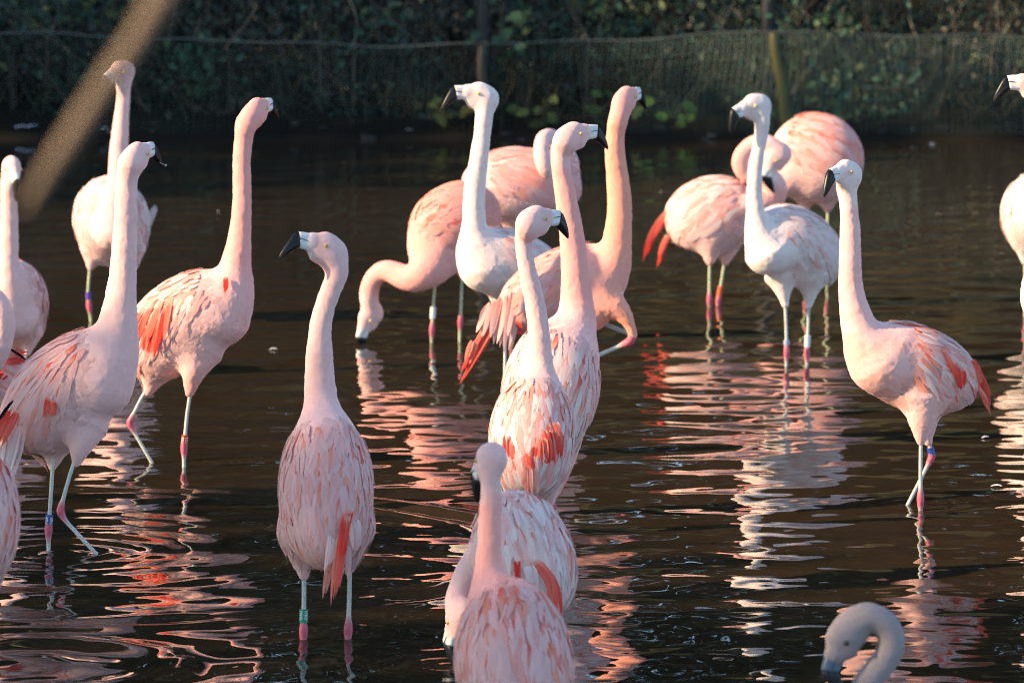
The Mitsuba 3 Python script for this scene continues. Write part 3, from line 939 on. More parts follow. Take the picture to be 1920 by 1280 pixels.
for a in [(513, 657, 0.045, 0.2, False, 'small white feather floating left of the feeding flamingo'), (1722, 884, 0.04, 1.0, False, 'white feather floating left of the legs at the right edge') if False else (1848, 822, 0.045, 0.6, False, 'white feather floating right of the walking flamingo at right'),
          (1868, 914, 0.05, -0.3, False, 'white feather floating near the right edge below the other one'), (410, 399, 0.03, 1.2, False, 'white speck of down floating at the left behind the striding flamingo'), (1240, 361, 0.03, 1.2, False, 'white speck of down floating left of the orange tinged flamingo'),
          (40, 240, 0.12, 0.1, True, 'bluish white feather on the bank at the left edge', (0.5, 0.55, 0.68)), (62, 238, 0.10, 0.5, True, 'bluish white feather beside another on the left bank', (0.5, 0.55, 0.68)), (196, 249, 0.10, 0.1, True, 'bluish white feather on the bank left of the far pale flamingo', (0.55, 0.6, 0.72)),
          (768, 258, 0.06, 0.2, True, 'pale feather lying on the bank left of the tall white neck'), (1712, 243, 0.05, 1.2, True, 'pale curled feather on the bank at right'), (1748, 272, 0.05, 0.1, False, 'pale feather floating by the bank at right')]:
    small_feather(*a)

# a strand of water and its drop at a bill
o0, o1 = at(299, 305, water_y(1032) + 0.03), at(311, 310, water_y(1032) + 0.03)
k = put('water_drop', join([tube(np.linspace(o0, o1, 4), 0.0008, 6), ball(o1, 0.0028, 2)]), 'eyeball', True, (0.55, 0.52, 0.5))
tag(k, 'drop of water hanging from a bill tip at upper left', 'drop')


# ------------------------------------------------------------------ trees round the pond
def tree(name, label, base, trunk_h, trunk_r, centre, radii, n, size, seed, pal=TREE, group=None, cat='tree', cut=None):
    r = np.random.default_rng(seed)
    k = numbered(name)
    base, centre, radii = np.array(base, float), np.array(centre, float), np.array(radii, float)
    top = np.array([centre[0], centre[1], centre[2] + radii[2] * 0.3])
    tt = np.linspace(0, 1, 14)[:, None]
    path = base + (top - base) * tt + np.hstack([0.12 * np.sin(tt * 5 + seed), 0.12 * np.cos(tt * 4 + seed), tt * 0]) * np.sin(np.pi * tt)
    parts = [tube(path, trunk_r * np.linspace(1.15, 0.25, 14), 12)]
    for q_ in range(9):
        t0 = r.uniform(0.4, 0.9)
        a = base + (top - base) * t0
        d = r.normal(size=3)
        d = d / np.linalg.norm(d) * radii * 0.85
        b = centre + d
        mid = (a + b) / 2 + np.array([0, 0, 0.4])
        s_ = np.linspace(0, 1, 8)[:, None]
        parts.append(tube((1 - s_) ** 2 * a + 2 * s_ * (1 - s_) * mid + s_ ** 2 * b, trunk_r * np.linspace(0.4, 0.06, 8), 7))
    scene[k + '__trunk'] = mikit.ply(join(parts), 'bark', smooth=True)
    u = unit(r.normal(size=(n, 3)))
    rad = r.random(n) ** 0.45
    P = u * rad[:, None]
    lump = 0.78 + 0.5 * meshkit.fbm(u * 2.1 + seed, 3)
    P = centre + P * lump[:, None] * radii
    if cut is not None:
        P = P[cut(P)]
    Nn = unit(P - centre) + r.normal(size=P.shape) * 0.8
    v, f = leaves(P, Nn, r.uniform(0.7, 1.3, len(P)) * size, r, 0.75)
    scene[k + '__crown'] = mikit.ply((v, f), 'leaf', color=leaf_colours(len(P), r, pal))
    labels[k + '__crown'] = {'label': 'dense leafy crown', 'kind': 'stuff'}
    tag(k, label, cat, group)


for q_, x in enumerate(np.linspace(-21, 21, 10)):
    tree('bank_tree', 'tall dark tree on the far bank, above the picture', (x, BANK_Y + 5 + (q_ % 3), 1.5), 9, 0.3, (x, BANK_Y + 5 + (q_ % 3), 8.8), (3.7, 2.6, 7.2), 5200, 0.5, 100 + q_, pal=BANK_TREE, group='trees on the far bank')
def crown_top(P):
    top = np.interp(P[:, 1], [-4, 4, 8.3, 8.95, 10.2, 10.9, 11.6, 13], [7.2, 8.1, 7.85, 7.05, 6.85, 6.6, 5.9, 4.5])
    return P[:, 2] < top + 0.5 * (meshkit.fbm(P * np.array([0.8, 1.4, 0.4]), 3, 8) - 0.5)


tree('shade_tree', 'broad tree on the left bank that shades the nearest birds', (-14, 3.5, 0.2), 6, 0.35, (-14.0, 3.5, 4.8), (2.4, 8.6, 4.3), 13000, 0.30, 201, cut=crown_top)
tree('shade_tree', 'broad tree on the left bank that shades the far bank', (-15, 27, 0.2), 7, 0.35, (-15.0, 28.5, 5.2), (3.0, 7.5, 4.2), 11000, 0.34, 202, cut=lambda P: P[:, 2] < 8.25 + 0.4 * (meshkit.fbm(P * 0.9, 3, 5) - 0.5))

# the overhanging branch close to the camera
BY = 3.3
kb = numbered('overhanging_tree')
limb_px = [(48, 392), (82, 335), (150, 235), (210, 140), (268, 58), (320, -30), (400, -150), (520, -330)]
limb = np.array([at(x, y, BY - 0.01 * i) for i, (x, y) in enumerate(limb_px)])
tail_ = np.array([limb[-1] + [0.12, -0.05, 0.16], [0.30, 3.0, 3.15], [0.80, 2.7, 3.20], [1.2, 2.5, 2.7]])
path = spline(np.vstack([limb, tail_]), 90)
rr = np.interp(np.linspace(0, 1, 90), [0, 0.02, 0.06, 0.15, 0.4, 1], [0.0030, 0.0060, 0.0078, 0.0085, 0.0125, 0.045])
v, f = tube(path, rr * (1 + 0.10 * np.sin(np.arange(90) * 1.3)), 12)
scene[kb + '__branch'] = mikit.ply((v, f), 'branch_bark', smooth=True)
labels[kb + '__branch'] = {'label': 'blurred brown branch hanging across the upper left'}
tr = np.stack([1.22 + 0.03 * np.sin(np.linspace(0, 4, 14)), np.full(14, 2.5), np.linspace(-0.1, 3.4, 14)], 1)
scene[kb + '__trunk'] = mikit.ply(tube(tr, np.linspace(0.13, 0.07, 14), 14), 'bark', smooth=True)
tag(kb, 'tree close to the camera whose bare branch crosses the upper left, out of focus', 'tree')


# ------------------------------------------------------------------ the flamingos, each where it wades
def A_(*x):
    return x


make_flamingo('pale pink flamingo seen from behind, head turned left, green ring on its left leg', 1200,
    [(611, 915, 0.02, 92, 50, 0.200, 0.103, 0.110)],
    [(606, 830, 44, 0.09), (604, 775, 36, 0.12), (601, 740, 31, 0.13), (599, 700, 28, 0.13), (599, 650, 24, 0.12), (603, 600, 20.5, 0.12), (613, 563, 19.5, 0.12), (625, 533, 20, 0.12), (632, 508, 22, 0.12)],
    dict(eye=(604, 459), dy=0.11, yaw=204, pitch=0), thighs=[[(560, 1000, 38, 0.0), (566, 1045, 22, 0.0), (570, 1078, 9, 0.0)], [(662, 990, 38, 0.0), (658, 1035, 22, 0.0), (655, 1066, 9, 0.0)]],
    legs=[dict(pts=[(570, 1055, 0), (570, 1120, 0), (569, 1183, 0), (569, 1210, 0)], joint=2, ring='green', code='CAU', rt=0.036, rlen=0.030),
          dict(pts=[(656, 1045, 0), (655, 1120, 0), (653, 1180, 0), (652, 1210, 0)], joint=2)],
    pal=dict(p_accent=0.13, accent='coral', base='pink', blot=0.25), rows=dict(n=12, phi=118, step=0.027, long=1.15), seed=1,
    plumes=[('wing_feather', 640, 1000, -0.13, 624, 1138, -0.15, 9, 'coral', 'coral', 'free'), ('wing_feather', 650, 965, -0.13, 632, 1100, -0.16, 11, 'red', 'coral', 'free'), ('wing_feather', 656, 955, -0.12, 641, 1050, -0.15, 10, 'red', 'red', 'free'),
            ('wing_feather', 628, 1010, -0.125, 608, 1118, -0.13, 6, 'coral', 'peach', 'free'), ('wing_feather', 622, 1000, -0.13, 612, 1072, -0.15, 9, 'white', 'pale', 'free'), ('wing_feather', 662, 975, -0.11, 668, 1040, -0.13, 13, 'white', 'pale', 'free'), ('wing_feather', 648, 1020, -0.12, 650, 1082, -0.13, 10, 'white', 'pale', 'free')])

make_flamingo('pink flamingo striding right with a bright red wing patch and a red leg ring', 870,
    [(342, 607, 0.0, 338, 36, 0.205, 0.108, 0.122)],
    [(415, 590, 58, -0.03), (437, 545, 40, -0.04), (442, 500, 30, -0.04), (448, 460, 23.5, -0.04), (451, 425, 20, -0.04), (454, 365, 17.5, -0.04), (453.5, 300, 16.8, -0.04), (457, 258, 17.5, -0.04), (464, 228, 21, -0.04)],
    dict(eye=(485, 203), dy=0.0, yaw=60, pitch=-6), thighs=[[(372, 660, 45, -0.03), (362, 700, 22, -0.05), (356, 735, 9, -0.05)], [(300, 680, 40, 0.03), (285, 715, 18, 0.04), (278, 735, 8, 0.04)]],
    legs=[dict(pts=[(360, 715, -0.05), (351, 775, -0.05), (345, 838, -0.05), (345, 872, -0.05)], joint=2, ring='red', code='FZG', rt=0.022, rlen=0.026),
          dict(pts=[(284, 715, 0.04), (262, 752, 0.04), (242, 793, 0.04), (284, 866, 0.04)], joint=2)],
    pal=dict(neck='pink', head='pink', body='pale', base='peach', tip='white', accent='peach', p_accent=0.25, blot=0.35), rows=dict(n=11, phi=98, step=0.029, long=1.0), seed=2,
    plumes=[('wing_feather', 318 - 5 * i, 556 + 2.5 * i + 14 * (i % 3), -0.10 + 0.006 * i, 304 - 7 * i - 3 * (i % 2), 652 - 4 * (i % 4), -0.12 + 0.009 * i, 7, ('coral', 'red', 'peach')[i % 3], 'red' if i % 4 else 'coral', 'laid') for i in range(13)]
    + [('wing_feather', 305 - 8 * i, 600 + 5 * (i % 3), -0.10, 286 - 8 * i, 664 - 3 * i, -0.10, 5.5, 'red', 'coral' if i % 2 else 'red', 'laid') for i in range(6)] + [('wing_feather', 424, 520, -0.1, 424, 552, -0.1, 5, 'red', 'red', 'laid')])

make_flamingo('pale pink flamingo facing right at the left side, blue ring on its leg', 1032,
    [(124, 733, 0.0, 345, 42, 0.200, 0.106, 0.118)],
    [(190, 720, 60, -0.03), (212, 655, 48, -0.03), (222, 600, 36, -0.03), (226, 560, 30, -0.03), (230, 520, 26, -0.03), (233, 470, 24, -0.03), (235, 420, 22, -0.03), (236, 370, 20.5, -0.03), (239, 328, 20.5, -0.03), (246, 305, 23, -0.03)],
    dict(eye=(260, 288), dy=0.0, yaw=60, pitch=-6), thighs=[[(160, 800, 42, -0.03), (150, 840, 20, -0.05), (143, 868, 8, -0.05)], [(110, 815, 40, 0.03), (102, 850, 20, 0.04), (98, 875, 8, 0.04)]],
    legs=[dict(pts=[(146, 845, -0.05), (131, 890, -0.05), (112, 958, -0.05), (122, 975, -0.05), (176, 1033, -0.05)], joint=2),
          dict(pts=[(100, 850, 0.02), (96, 920, 0.02), (91, 992, 0.02), (91, 1032, 0.02)], joint=2, ring='blue', code='FSX', rt=0.026, rlen=0.024)],
    pal=dict(p_accent=0.14, accent='coral', base='pink', blot=0.25), rows=dict(n=12, phi=100, step=0.029, long=1.2), seed=3,
    plumes=[('wing_feather', 30 - 8 * i, 770 + 3 * i, -0.12, -2 - 9 * i, 835 - 4 * i, -0.13, 12, 'red', 'coral', 'free') for i in range(4)] + [('wing_feather', 25, 750, -0.14, -8, 795, -0.15, 3.8, 'black', 'black', (0, 0, 0.004))]
    + [('wing_feather', 92 + 5 * i, 745 + 2 * i, -0.1, 84 + 9 * i, 778, -0.1, 7, 'red', 'coral', 'laid') for i in range(3)] + [('wing_feather', 40 - 10 * i, 800 + 10 * i, -0.09, 14 - 5 * i, 905 - 6 * i, -0.10, 14, 'pale', 'white', 'free') for i in range(3)])

make_flamingo('pale flamingo facing the camera behind the blurred branch, purple ring on its leg', 602,
    [(209, 416, 0.0, 262, 42, 0.190, 0.128, 0.140)],
    [(214, 430, 40, -0.16), (216, 385, 24, -0.17), (221, 335, 19, -0.17), (222, 292, 17.5, -0.16), (225, 255, 16, -0.16), (228, 215, 14, -0.16), (231, 175, 13, -0.16), (231, 155, 15, -0.16)],
    dict(eye=(222, 134), dy=-0.17, yaw=228, pitch=-38, scale=1.02), thighs=[[(175, 470, 22, 0.0), (170, 500, 7, 0.0)], [(250, 470, 22, 0.0), (252, 500, 7, 0.0)]],
    legs=[dict(pts=[(170, 485, 0), (165, 545, 0), (167, 573, 0), (171, 606, 0)], joint=2, ring='purple', rt=0.036, rlen=0.026, col=LEG_GREEN), dict(pts=[(251, 485, 0.02), (246, 545, 0.02), (244, 575, 0.02), (242, 610, 0.02)], joint=2, col=LEG_GREEN)],
    pal=dict(body='pale', neck='pale', base='white', tip='white', accent='pink', p_accent=0.1, blot=0.9), rows=dict(n=7, phi=100, step=0.045, long=1.3, wide=1.4), seed=4,
    plumes=[('wing_feather', 275, 430, 0.0, 293, 388, 0.05, 8, 'white', 'white', 'free'), ('wing_feather', 150, 400, 0.0, 146, 372, 0.03, 7, 'white', 'white', 'free')])

make_flamingo('flamingo at the left edge facing the camera with lowered black bill', 702,
    [(28, 572, 0.0, 275, 45, 0.185, 0.102, 0.110)],
    [(22, 590, 45, -0.10), (17, 540, 28, -0.14), (16, 500, 20, -0.14), (17, 450, 17.5, -0.14), (17, 400, 16.5, -0.14), (17, 362, 16, -0.14), (18, 345, 17, -0.14)],
    dict(eye=(25, 318), dy=-0.16, yaw=287, pitch=-52, scale=1.0), thighs=[[(60, 620, 20, 0.0), (50, 660, 8, 0.0)], [(5, 620, 20, 0.0), (5, 660, 8, 0.0)]],
    legs=[dict(pts=[(50, 645, 0), (46, 690, 0), (46, 712, 0)], joint=1), dict(pts=[(5, 645, 0), (4, 690, 0), (4, 712, 0)], joint=1)],
    pal=dict(body='pale', neck='pale', base='peach', tip='pale', accent='pink', p_accent=0.2, blot=0.6), rows=dict(n=7, phi=110, step=0.045, long=1.2, wide=1.3), seed=5)

make_flamingo('flamingo cut by the left edge, neck folded back over red and pink wings', 960,
    [(-62, 712, 0.02, 185, 8, 0.185, 0.105, 0.115)],
    [(-150, 680, 40, 0.0), (-130, 610, 27, -0.06), (-80, 560, 24, -0.14), (-30, 552, 24, -0.17), (-2, 580, 25, -0.18), (2, 625, 25, -0.18), (-12, 668, 25, -0.17), (-40, 700, 27, -0.15)],
    None, thighs=[[(-50, 780, 40, 0.0), (-45, 830, 10, 0.0)]],
    legs=[dict(pts=[(-45, 815, 0), (-42, 925, 0), (-42, 970, 0)], joint=1), dict(pts=[(-85, 800, 0.05), (-82, 925, 0.05), (-82, 970, 0.05)], joint=1)],
    pal=dict(p_accent=0.3, accent='coral', base='pink', blot=0.3), rows=dict(n=9, phi=100, step=0.032), seed=6,
    plumes=[('wing_feather', -10 + 6 * i, 668 + 12 * i, -0.05, 54 - 6 * i, 662 + 17 * i, -0.02, 8, 'coral' if i % 2 else 'pale', 'red' if i != 2 else 'pale', 'free') for i in range(5)] + [('wing_feather', 12, 650, -0.06, 50, 676, -0.05, 2.5, 'black', 'black', (0, 0, 0.004)), ('wing_feather', 8, 700, -0.08, 0, 712, -0.1, 8, 'red', 'red', 'free')])

make_flamingo('blurred pink flamingo body cut by the lower left edge of the picture', 1330,
    [(-58, 962, 0.0, 95, 52, 0.165, 0.102, 0.105)],
    [(-62, 880, 42, 0.07), (-66, 830, 34, 0.10), (-70, 760, 27, 0.10), (-72, 690, 23, 0.10), (-70, 640, 22, 0.10), (-64, 600, 24, 0.10)],
    dict(eye=(-75, 560), dy=0.1, yaw=140, pitch=0), thighs=[[(-20, 1030, 42, 0.0), (-20, 1110, 11, 0.0)], [(-105, 1030, 40, 0.0), (-105, 1110, 11, 0.0)]],
    legs=[dict(pts=[(-20, 1095, 0), (-20, 1290, 0), (-20, 1340, 0)], joint=1), dict(pts=[(-105, 1095, 0), (-105, 1290, 0), (-105, 1340, 0)], joint=1)],
    pal=dict(body='pink', p_accent=0.15, base='pink', blot=0.4), rows=dict(n=9, phi=115, step=0.030), seed=7)

make_flamingo('pink flamingo bending down to feed with its bill in the water', 642,
    [(852, 425, 0.0, 212, -28, 0.175, 0.125, 0.140)],
    [(812, 485, 48, -0.06), (795, 508, 36, -0.09), (770, 521, 26, -0.09), (745, 514, 21.5, -0.07), (722, 508, 19.5, -0.05), (701, 523, 18, -0.03), (692, 550, 18, -0.02)],
    dict(eye=(687, 600), dy=-0.01, yaw=215, pitch=-82, scale=1.05), thighs=[[(822, 490, 26, 0.0), (817, 530, 7, 0.0)], [(866, 480, 26, 0.0), (866, 515, 7, 0.0)]],
    legs=[dict(pts=[(817, 515, 0), (812, 580, 0), (810, 618, 0), (809, 646, 0)], joint=2, ring='white', rt=0.058, rlen=0.040, col=LEG_GREEN), dict(pts=[(866, 500, 0.02), (865, 560, 0.02), (863, 603, 0.02), (862, 632, 0.02)], joint=2, col=LEG_GREEN)],
    pal=dict(body='pink', neck='pink', head='pale', base='peach', tip='pink', accent='coral', p_accent=0.2, blot=0.5), rows=dict(n=8, phi=100, step=0.042, long=1.0, wide=1.3), seed=8)

make_flamingo('white flamingo with tall white neck looking left from the middle of the group', 792,
    [(962, 503, 0.0, 203, 24, 0.185, 0.105, 0.105)],
    [(905, 500, 44, -0.06), (890, 450, 28, -0.07), (888.5, 405, 21.5, -0.07), (890, 355, 20, -0.07), (895, 319, 18.5, -0.07), (900, 282, 17, -0.07), (905, 246, 15.5, -0.07), (907, 222, 17, -0.07)],
    dict(eye=(893, 175), dy=-0.07, yaw=196, pitch=-10, scale=1.08), thighs=[[(950, 560, 28, 0), (948, 610, 8, 0)], [(985, 560, 28, 0.03), (985, 610, 8, 0.03)]],
    legs=[dict(pts=[(948, 595, 0), (946, 750, 0), (946, 800, 0)], joint=1), dict(pts=[(985, 595, 0.03), (984, 750, 0.03), (984, 800, 0.03)], joint=1)],
    pal=dict(body='white', neck='white', head='white', base='pale', tip='white', accent='pink', p_accent=0.12, blot=0.45), rows=dict(n=8, phi=100, step=0.042, long=1.2, wide=1.3), seed=9)

make_flamingo('round pale flamingo preening at the back, neck folded over its shoulder', 612,
    [(975, 350, 0.0, 190, 4, 0.205, 0.130, 0.132)],
    [(1048, 350, 40, 0.06), (1062, 310, 24, 0.06), (1050, 272, 17, 0.02), (1030, 256, 14.5, -0.06), (1018, 264, 14.5, -0.12), (1016, 290, 15, -0.16), (1021, 312, 15.5, -0.165), (1025, 322, 12, -0.16)],
    None, thighs=[[(965, 405, 30, 0), (962, 440, 8, 0)], [(1000, 405, 30, 0.03), (1000, 440, 8, 0.03)]],
    legs=[dict(pts=[(962, 428, 0), (960, 560, 0), (960, 600, 0)], joint=1, col=LEG_GREEN), dict(pts=[(1000, 428, 0.03), (1000, 560, 0.03), (1000, 600, 0.03)], joint=1, col=LEG_GREEN)],
    pal=dict(body='pale', neck='pale', base='peach', tip='pale', accent='pink', p_accent=0.15, blot=0.35), rows=dict(n=8, phi=100, step=0.045, long=1.3, wide=1.4), seed=10)

make_flamingo('tall pink flamingo seen from behind looking right, centre of the group', 965,
    [(1033, 728, 0.0, 72, 56, 0.200, 0.124, 0.118)],
    [(1066, 660, 52, 0.06), (1080, 600, 38, 0.10), (1081, 560, 31, 0.11), (1079, 525, 27.5, 0.11), (1075, 465, 24.5, 0.11), (1068, 415, 22.5, 0.11), (1060, 365, 20.5, 0.11), (1053.5, 325, 18, 0.11), (1051, 290, 18.5, 0.11), (1055, 272, 21, 0.11)],
    dict(eye=(1080, 250), dy=0.11, yaw=30, pitch=-11), thighs=[[(1045, 830, 44, 0.0), (1040, 895, 24, 0.0), (1036, 930, 9, 0)], [(985, 830, 40, 0.02), (985, 895, 18, 0.02), (985, 930, 9, 0.02)]],
    legs=[dict(pts=[(1036, 915, 0), (1036, 950, 0), (1036, 975, 0)], joint=1), dict(pts=[(985, 915, 0.02), (985, 950, 0.02), (985, 975, 0.02)], joint=1)],
    pal=dict(body='pale', neck='pink', head='pale', base='pink', tip='white', accent='coral', p_accent=0.16, blot=0.3), rows=dict(n=12, phi=110, step=0.029, long=1.1), seed=11)

make_flamingo('coral pink flamingo with one leg folded up and its tail low to the water', 842,
    [(1055, 543, 0.0, 15, 24, 0.200, 0.105, 0.112)],
    [(1120, 530, 55, -0.02), (1146, 495, 38, -0.02), (1156, 460, 29, -0.02), (1160, 425, 25, -0.02), (1162, 392, 23.2, -0.02), (1160, 355, 22, -0.02), (1156, 319, 20, -0.02), (1153, 282, 19, -0.02), (1155, 246, 17, -0.02), (1159, 225, 19, -0.02)],
    dict(eye=(1177, 181), dy=0.02, yaw=58, pitch=-8), thighs=[[(1110, 575, 45, -0.04), (1150, 575, 26, -0.07), (1176, 600, 13, -0.08), (1187, 628, 8, -0.08)], [(1040, 610, 40, 0.03), (1040, 650, 12, 0.03)]],
    legs=[dict(pts=[(1176, 590, -0.08), (1189, 618, -0.08), (1182, 640, -0.08), (1126, 664, -0.06), (1070, 690, -0.04)], joint=2, to_bed=False, jlen=0.026, r=0.0068, jr=0.0135), dict(pts=[(1112, 600, 0.05), (1182, 626, 0.0)], to_bed=False, r=0.0068), dict(pts=[(1040, 630, 0.03), (1040, 800, 0.03), (1040, 850, 0.03)], joint=1)],
    pal=dict(body='pink', neck='peach', head='pink', base='peach', tip='pale', accent='peach', p_accent=0.3, blot=0.35), rows=dict(n=10, phi=100, step=0.032, long=1.25), seed=12,
    plumes=[('tail_feather', 926 - 5 * i, 604 + 9 * i, -0.03 + 0.012 * i, 860 + 8 * i, 718 - 15 * i, 0.0, 13, 'peach', 'red', 'free') for i in range(4)] + [('tail_feather', 890, 640, -0.04, 872, 690, -0.03, 12, 'peach', 'coral', 'free')]
    + [('wing_feather', 968 - 10 * i, 548 + 6 * i, -0.085 + 0.008 * i, 952 - 13 * i, 655 - 7 * i, -0.10 + 0.012 * i, 16, 'pink', 'pale', 'free') for i in range(5)] + [('wing_feather', 975 - 9 * i, 595 + 3 * i, -0.085, 976 - 8 * i, 630, -0.085, 8, 'red', 'coral', 'laid') for i in range(3)])

make_flamingo('slender flamingo seen from behind looking right, red patches on both folded wings', 1112,
    [(998, 815, 0.0, 84, 44, 0.172, 0.098, 0.104)],
    [(1008, 760, 42, 0.06), (1011, 705, 30, 0.10), (1012, 673, 24.5, 0.11), (1011, 637, 21.5, 0.11), (1008, 600, 20, 0.11), (1002, 564, 19, 0.11), (995, 533, 18, 0.11), (988, 501, 16.5, 0.11), (982, 465, 15.5, 0.11), (982, 445, 17, 0.11)],
    dict(eye=(1010, 409), dy=0.11, yaw=40, pitch=-16), thighs=[[(965, 880, 34, 0), (965, 940, 10, 0)], [(1030, 880, 34, 0), (1030, 940, 10, 0)]],
    legs=[dict(pts=[(965, 925, 0), (965, 1090, 0), (965, 1122, 0)], joint=1), dict(pts=[(1030, 925, 0), (1030, 1090, 0), (1030, 1122, 0)], joint=1)],
    pal=dict(body='pale', neck='pale', head='pale', base='peach', tip='white', accent='peach', p_accent=0.30, blot=0.25), rows=dict(n=12, phi=112, step=0.026, long=1.05), seed=13,
    plumes=[('wing_feather', 1036 - 5 * i, 792 + 7 * i + 9 * (i % 2), -0.122 - 0.003 * i, 1048 - 9 * i, 862 + 9 * i - 6 * (i % 2), -0.115 - 0.004 * i, 15, ('coral', 'peach', 'red')[i % 3], ('red', 'coral')[i % 2], 'free') for i in range(6)] + [('wing_feather', 956 + 5 * i, 816 + 5 * i, -0.108 - 0.004 * i, 953 + 7 * i, 866 + 5 * i, -0.115 - 0.005 * i, 13, ('coral', 'red')[i % 2], ('red', 'coral')[i % 2], 'free') for i in range(4)]
    + [('tail_feather', 985, 855, -0.14, 988, 928, -0.15, 13, 'pale', 'coral', 'free'), ('tail_feather', 1000, 860, -0.14, 1003, 930, -0.15, 12, 'pale', 'peach', 'free'), ('wing_feather', 988, 848, -0.15, 1000, 882, -0.155, 9, 'coral', 'red', 'free')])

make_flamingo('blurred pink flamingo nearest the camera, seen from behind with its head turned away', 1430,
    [(964, 1245, 0.0, 98, 48, 0.195, 0.114, 0.116)],
    [(930, 1160, 48, 0.08), (916, 1105, 33, 0.11), (916, 1055, 25, 0.12), (918, 1000, 22.5, 0.12), (920, 950, 21, 0.12), (920, 905, 19.5, 0.12), (918, 885, 21, 0.12)],
    dict(eye=(912, 862), dy=0.15, yaw=118, pitch=-52, scale=0.92), thighs=[[(920, 1350, 42, 0), (920, 1400, 11, 0)], [(1010, 1350, 42, 0), (1010, 1400, 11, 0)]],
    legs=[dict(pts=[(920, 1385, 0), (920, 1420, 0), (920, 1440, 0)], joint=1), dict(pts=[(1010, 1385, 0), (1010, 1420, 0), (1010, 1440, 0)], joint=1)],
    pal=dict(body='pink', neck='pink', head='pale', base='pink', tip='pale', accent='coral', p_accent=0.22, blot=0.3), rows=dict(n=13, phi=112, step=0.029, long=1.15), seed=14)

make_flamingo('flamingo behind the nearest one, dipping its black bill into the water at left', 1252,
    [(984, 1040, 0.0, 112, 40, 0.170, 0.103, 0.105)],
    [(925, 1040, 48, 0.04), (893, 1062, 34, 0.06), (872, 1085, 25, 0.05), (860, 1110, 22, 0.04), (857, 1130, 23, 0.03)],
    dict(eye=(856, 1164), dy=0.03, yaw=128, pitch=-76, scale=1.0), thighs=[[(960, 1110, 34, 0), (960, 1170, 10, 0)], [(1025, 1110, 30, 0), (1022, 1165, 10, 0)]],
    legs=[dict(pts=[(960, 1155, 0), (960, 1235, 0), (960, 1262, 0)], joint=1), dict(pts=[(1022, 1150, 0), (1020, 1235, 0), (1020, 1262, 0)], joint=1)],
    pal=dict(body='pale', neck='pale', base='pink', tip='white', accent='coral', p_accent=0.15, blot=0.35), rows=dict(n=11, phi=115, step=0.029, long=1.15), seed=15,
    plumes=[('wing_feather', 1010, 1060, -0.13, 1046, 1172, -0.15, 12, 'coral', 'red', (0.03, 0, 0.02)), ('wing_feather', 1002, 1050, -0.14, 1036, 1140, -0.15, 11, 'coral', 'coral', (0.03, 0, 0.01)), ('wing_feather', 970, 1050, -0.14, 972, 1098, -0.15, 8, 'red', 'red', 'free'), ('wing_feather', 990, 1060, -0.15, 1002, 1120, -0.16, 13, 'white', 'pale', 'free')])

make_flamingo('orange tinged flamingo with red tail, preening at the right back, red leg ring', 574,
    [(1335, 403, 0.0, 350, 14, 0.170, 0.110, 0.135)],
    [(1415, 385, 40, -0.02), (1447, 352, 28, -0.03), (1432, 330, 20, -0.05), (1402, 325, 17, -0.05), (1389, 305, 17, -0.06), (1400, 280, 16, -0.06), (1424, 266, 15, -0.07), (1440, 268, 15, -0.08)],
    dict(eye=(1450, 300), dy=-0.09, yaw=200, pitch=-78, scale=1.1), thighs=[[(1335, 450, 30, -0.03), (1331, 490, 8, -0.04)], [(1365, 450, 28, 0.03), (1360, 490, 8, 0.03)]],
    legs=[dict(pts=[(1331, 475, -0.04), (1330, 530, -0.04), (1330, 562, -0.04), (1330, 580, -0.04)], joint=2, col=LEG_GREEN), dict(pts=[(1361, 475, 0.03), (1352, 532, 0.03), (1347, 562, 0.03), (1346, 574, 0.03)], joint=2, ring='orange', rt=0.032, rlen=0.036, col=LEG_GREEN)],
    pal=dict(body='pale', neck='pink', head='pale', base='peach', tip='white', accent='peach', p_accent=0.3, blot=0.6), rows=dict(n=8, phi=100, step=0.045, long=1.3, wide=1.4), seed=16,
    plumes=[('tail_feather', 1258, 395, 0.0, 1208, 484, 0.0, 8, 'coral', 'red', (-0.02, 0, 0.025)), ('tail_feather', 1256, 404, 0.0, 1213, 470, 0.02, 6, 'coral', 'red', (-0.015, 0, 0.02)), ('tail_feather', 1252, 440, 0.0, 1231, 497, -0.01, 6, 'coral', 'red', 'free')])

make_flamingo('white flamingo looking left with dark bill tip hanging down, white ring on one leg', 684,
    [(1494, 462, 0.0, 208, 32, 0.178, 0.110, 0.118)],
    [(1440, 470, 46, -0.10), (1421, 430, 25, -0.11), (1417, 400, 18, -0.11), (1415, 375, 15.5, -0.11), (1415, 345, 14, -0.11), (1417, 310, 13.4, -0.11), (1422, 282, 12.2, -0.11), (1427, 255, 12.5, -0.11), (1429, 236, 14, -0.11)],
    dict(eye=(1408, 198), dy=-0.12, yaw=212, pitch=-34, scale=1.1), thighs=[[(1466, 520, 32, -0.03), (1470, 555, 11, -0.04), (1472, 570, 7, -0.04)], [(1518, 520, 32, 0), (1518, 555, 12, 0), (1516, 573, 7, 0)]],
    legs=[dict(pts=[(1471, 550, -0.04), (1474, 610, -0.04), (1475, 660, -0.04), (1474, 690, -0.04)], joint=2, ring='grey', rt=0.032, rlen=0.014), dict(pts=[(1517, 555, 0), (1515, 620, 0), (1513, 662, 0), (1513, 688, 0)], joint=2, ring='white', rt=0.040, rlen=0.038)],
    pal=dict(body='white', neck='white', head='white', base='pale', tip='white', accent='pink', p_accent=0.12, blot=0.8), rows=dict(n=8, phi=100, step=0.042, long=1.1, wide=1.3), seed=17)

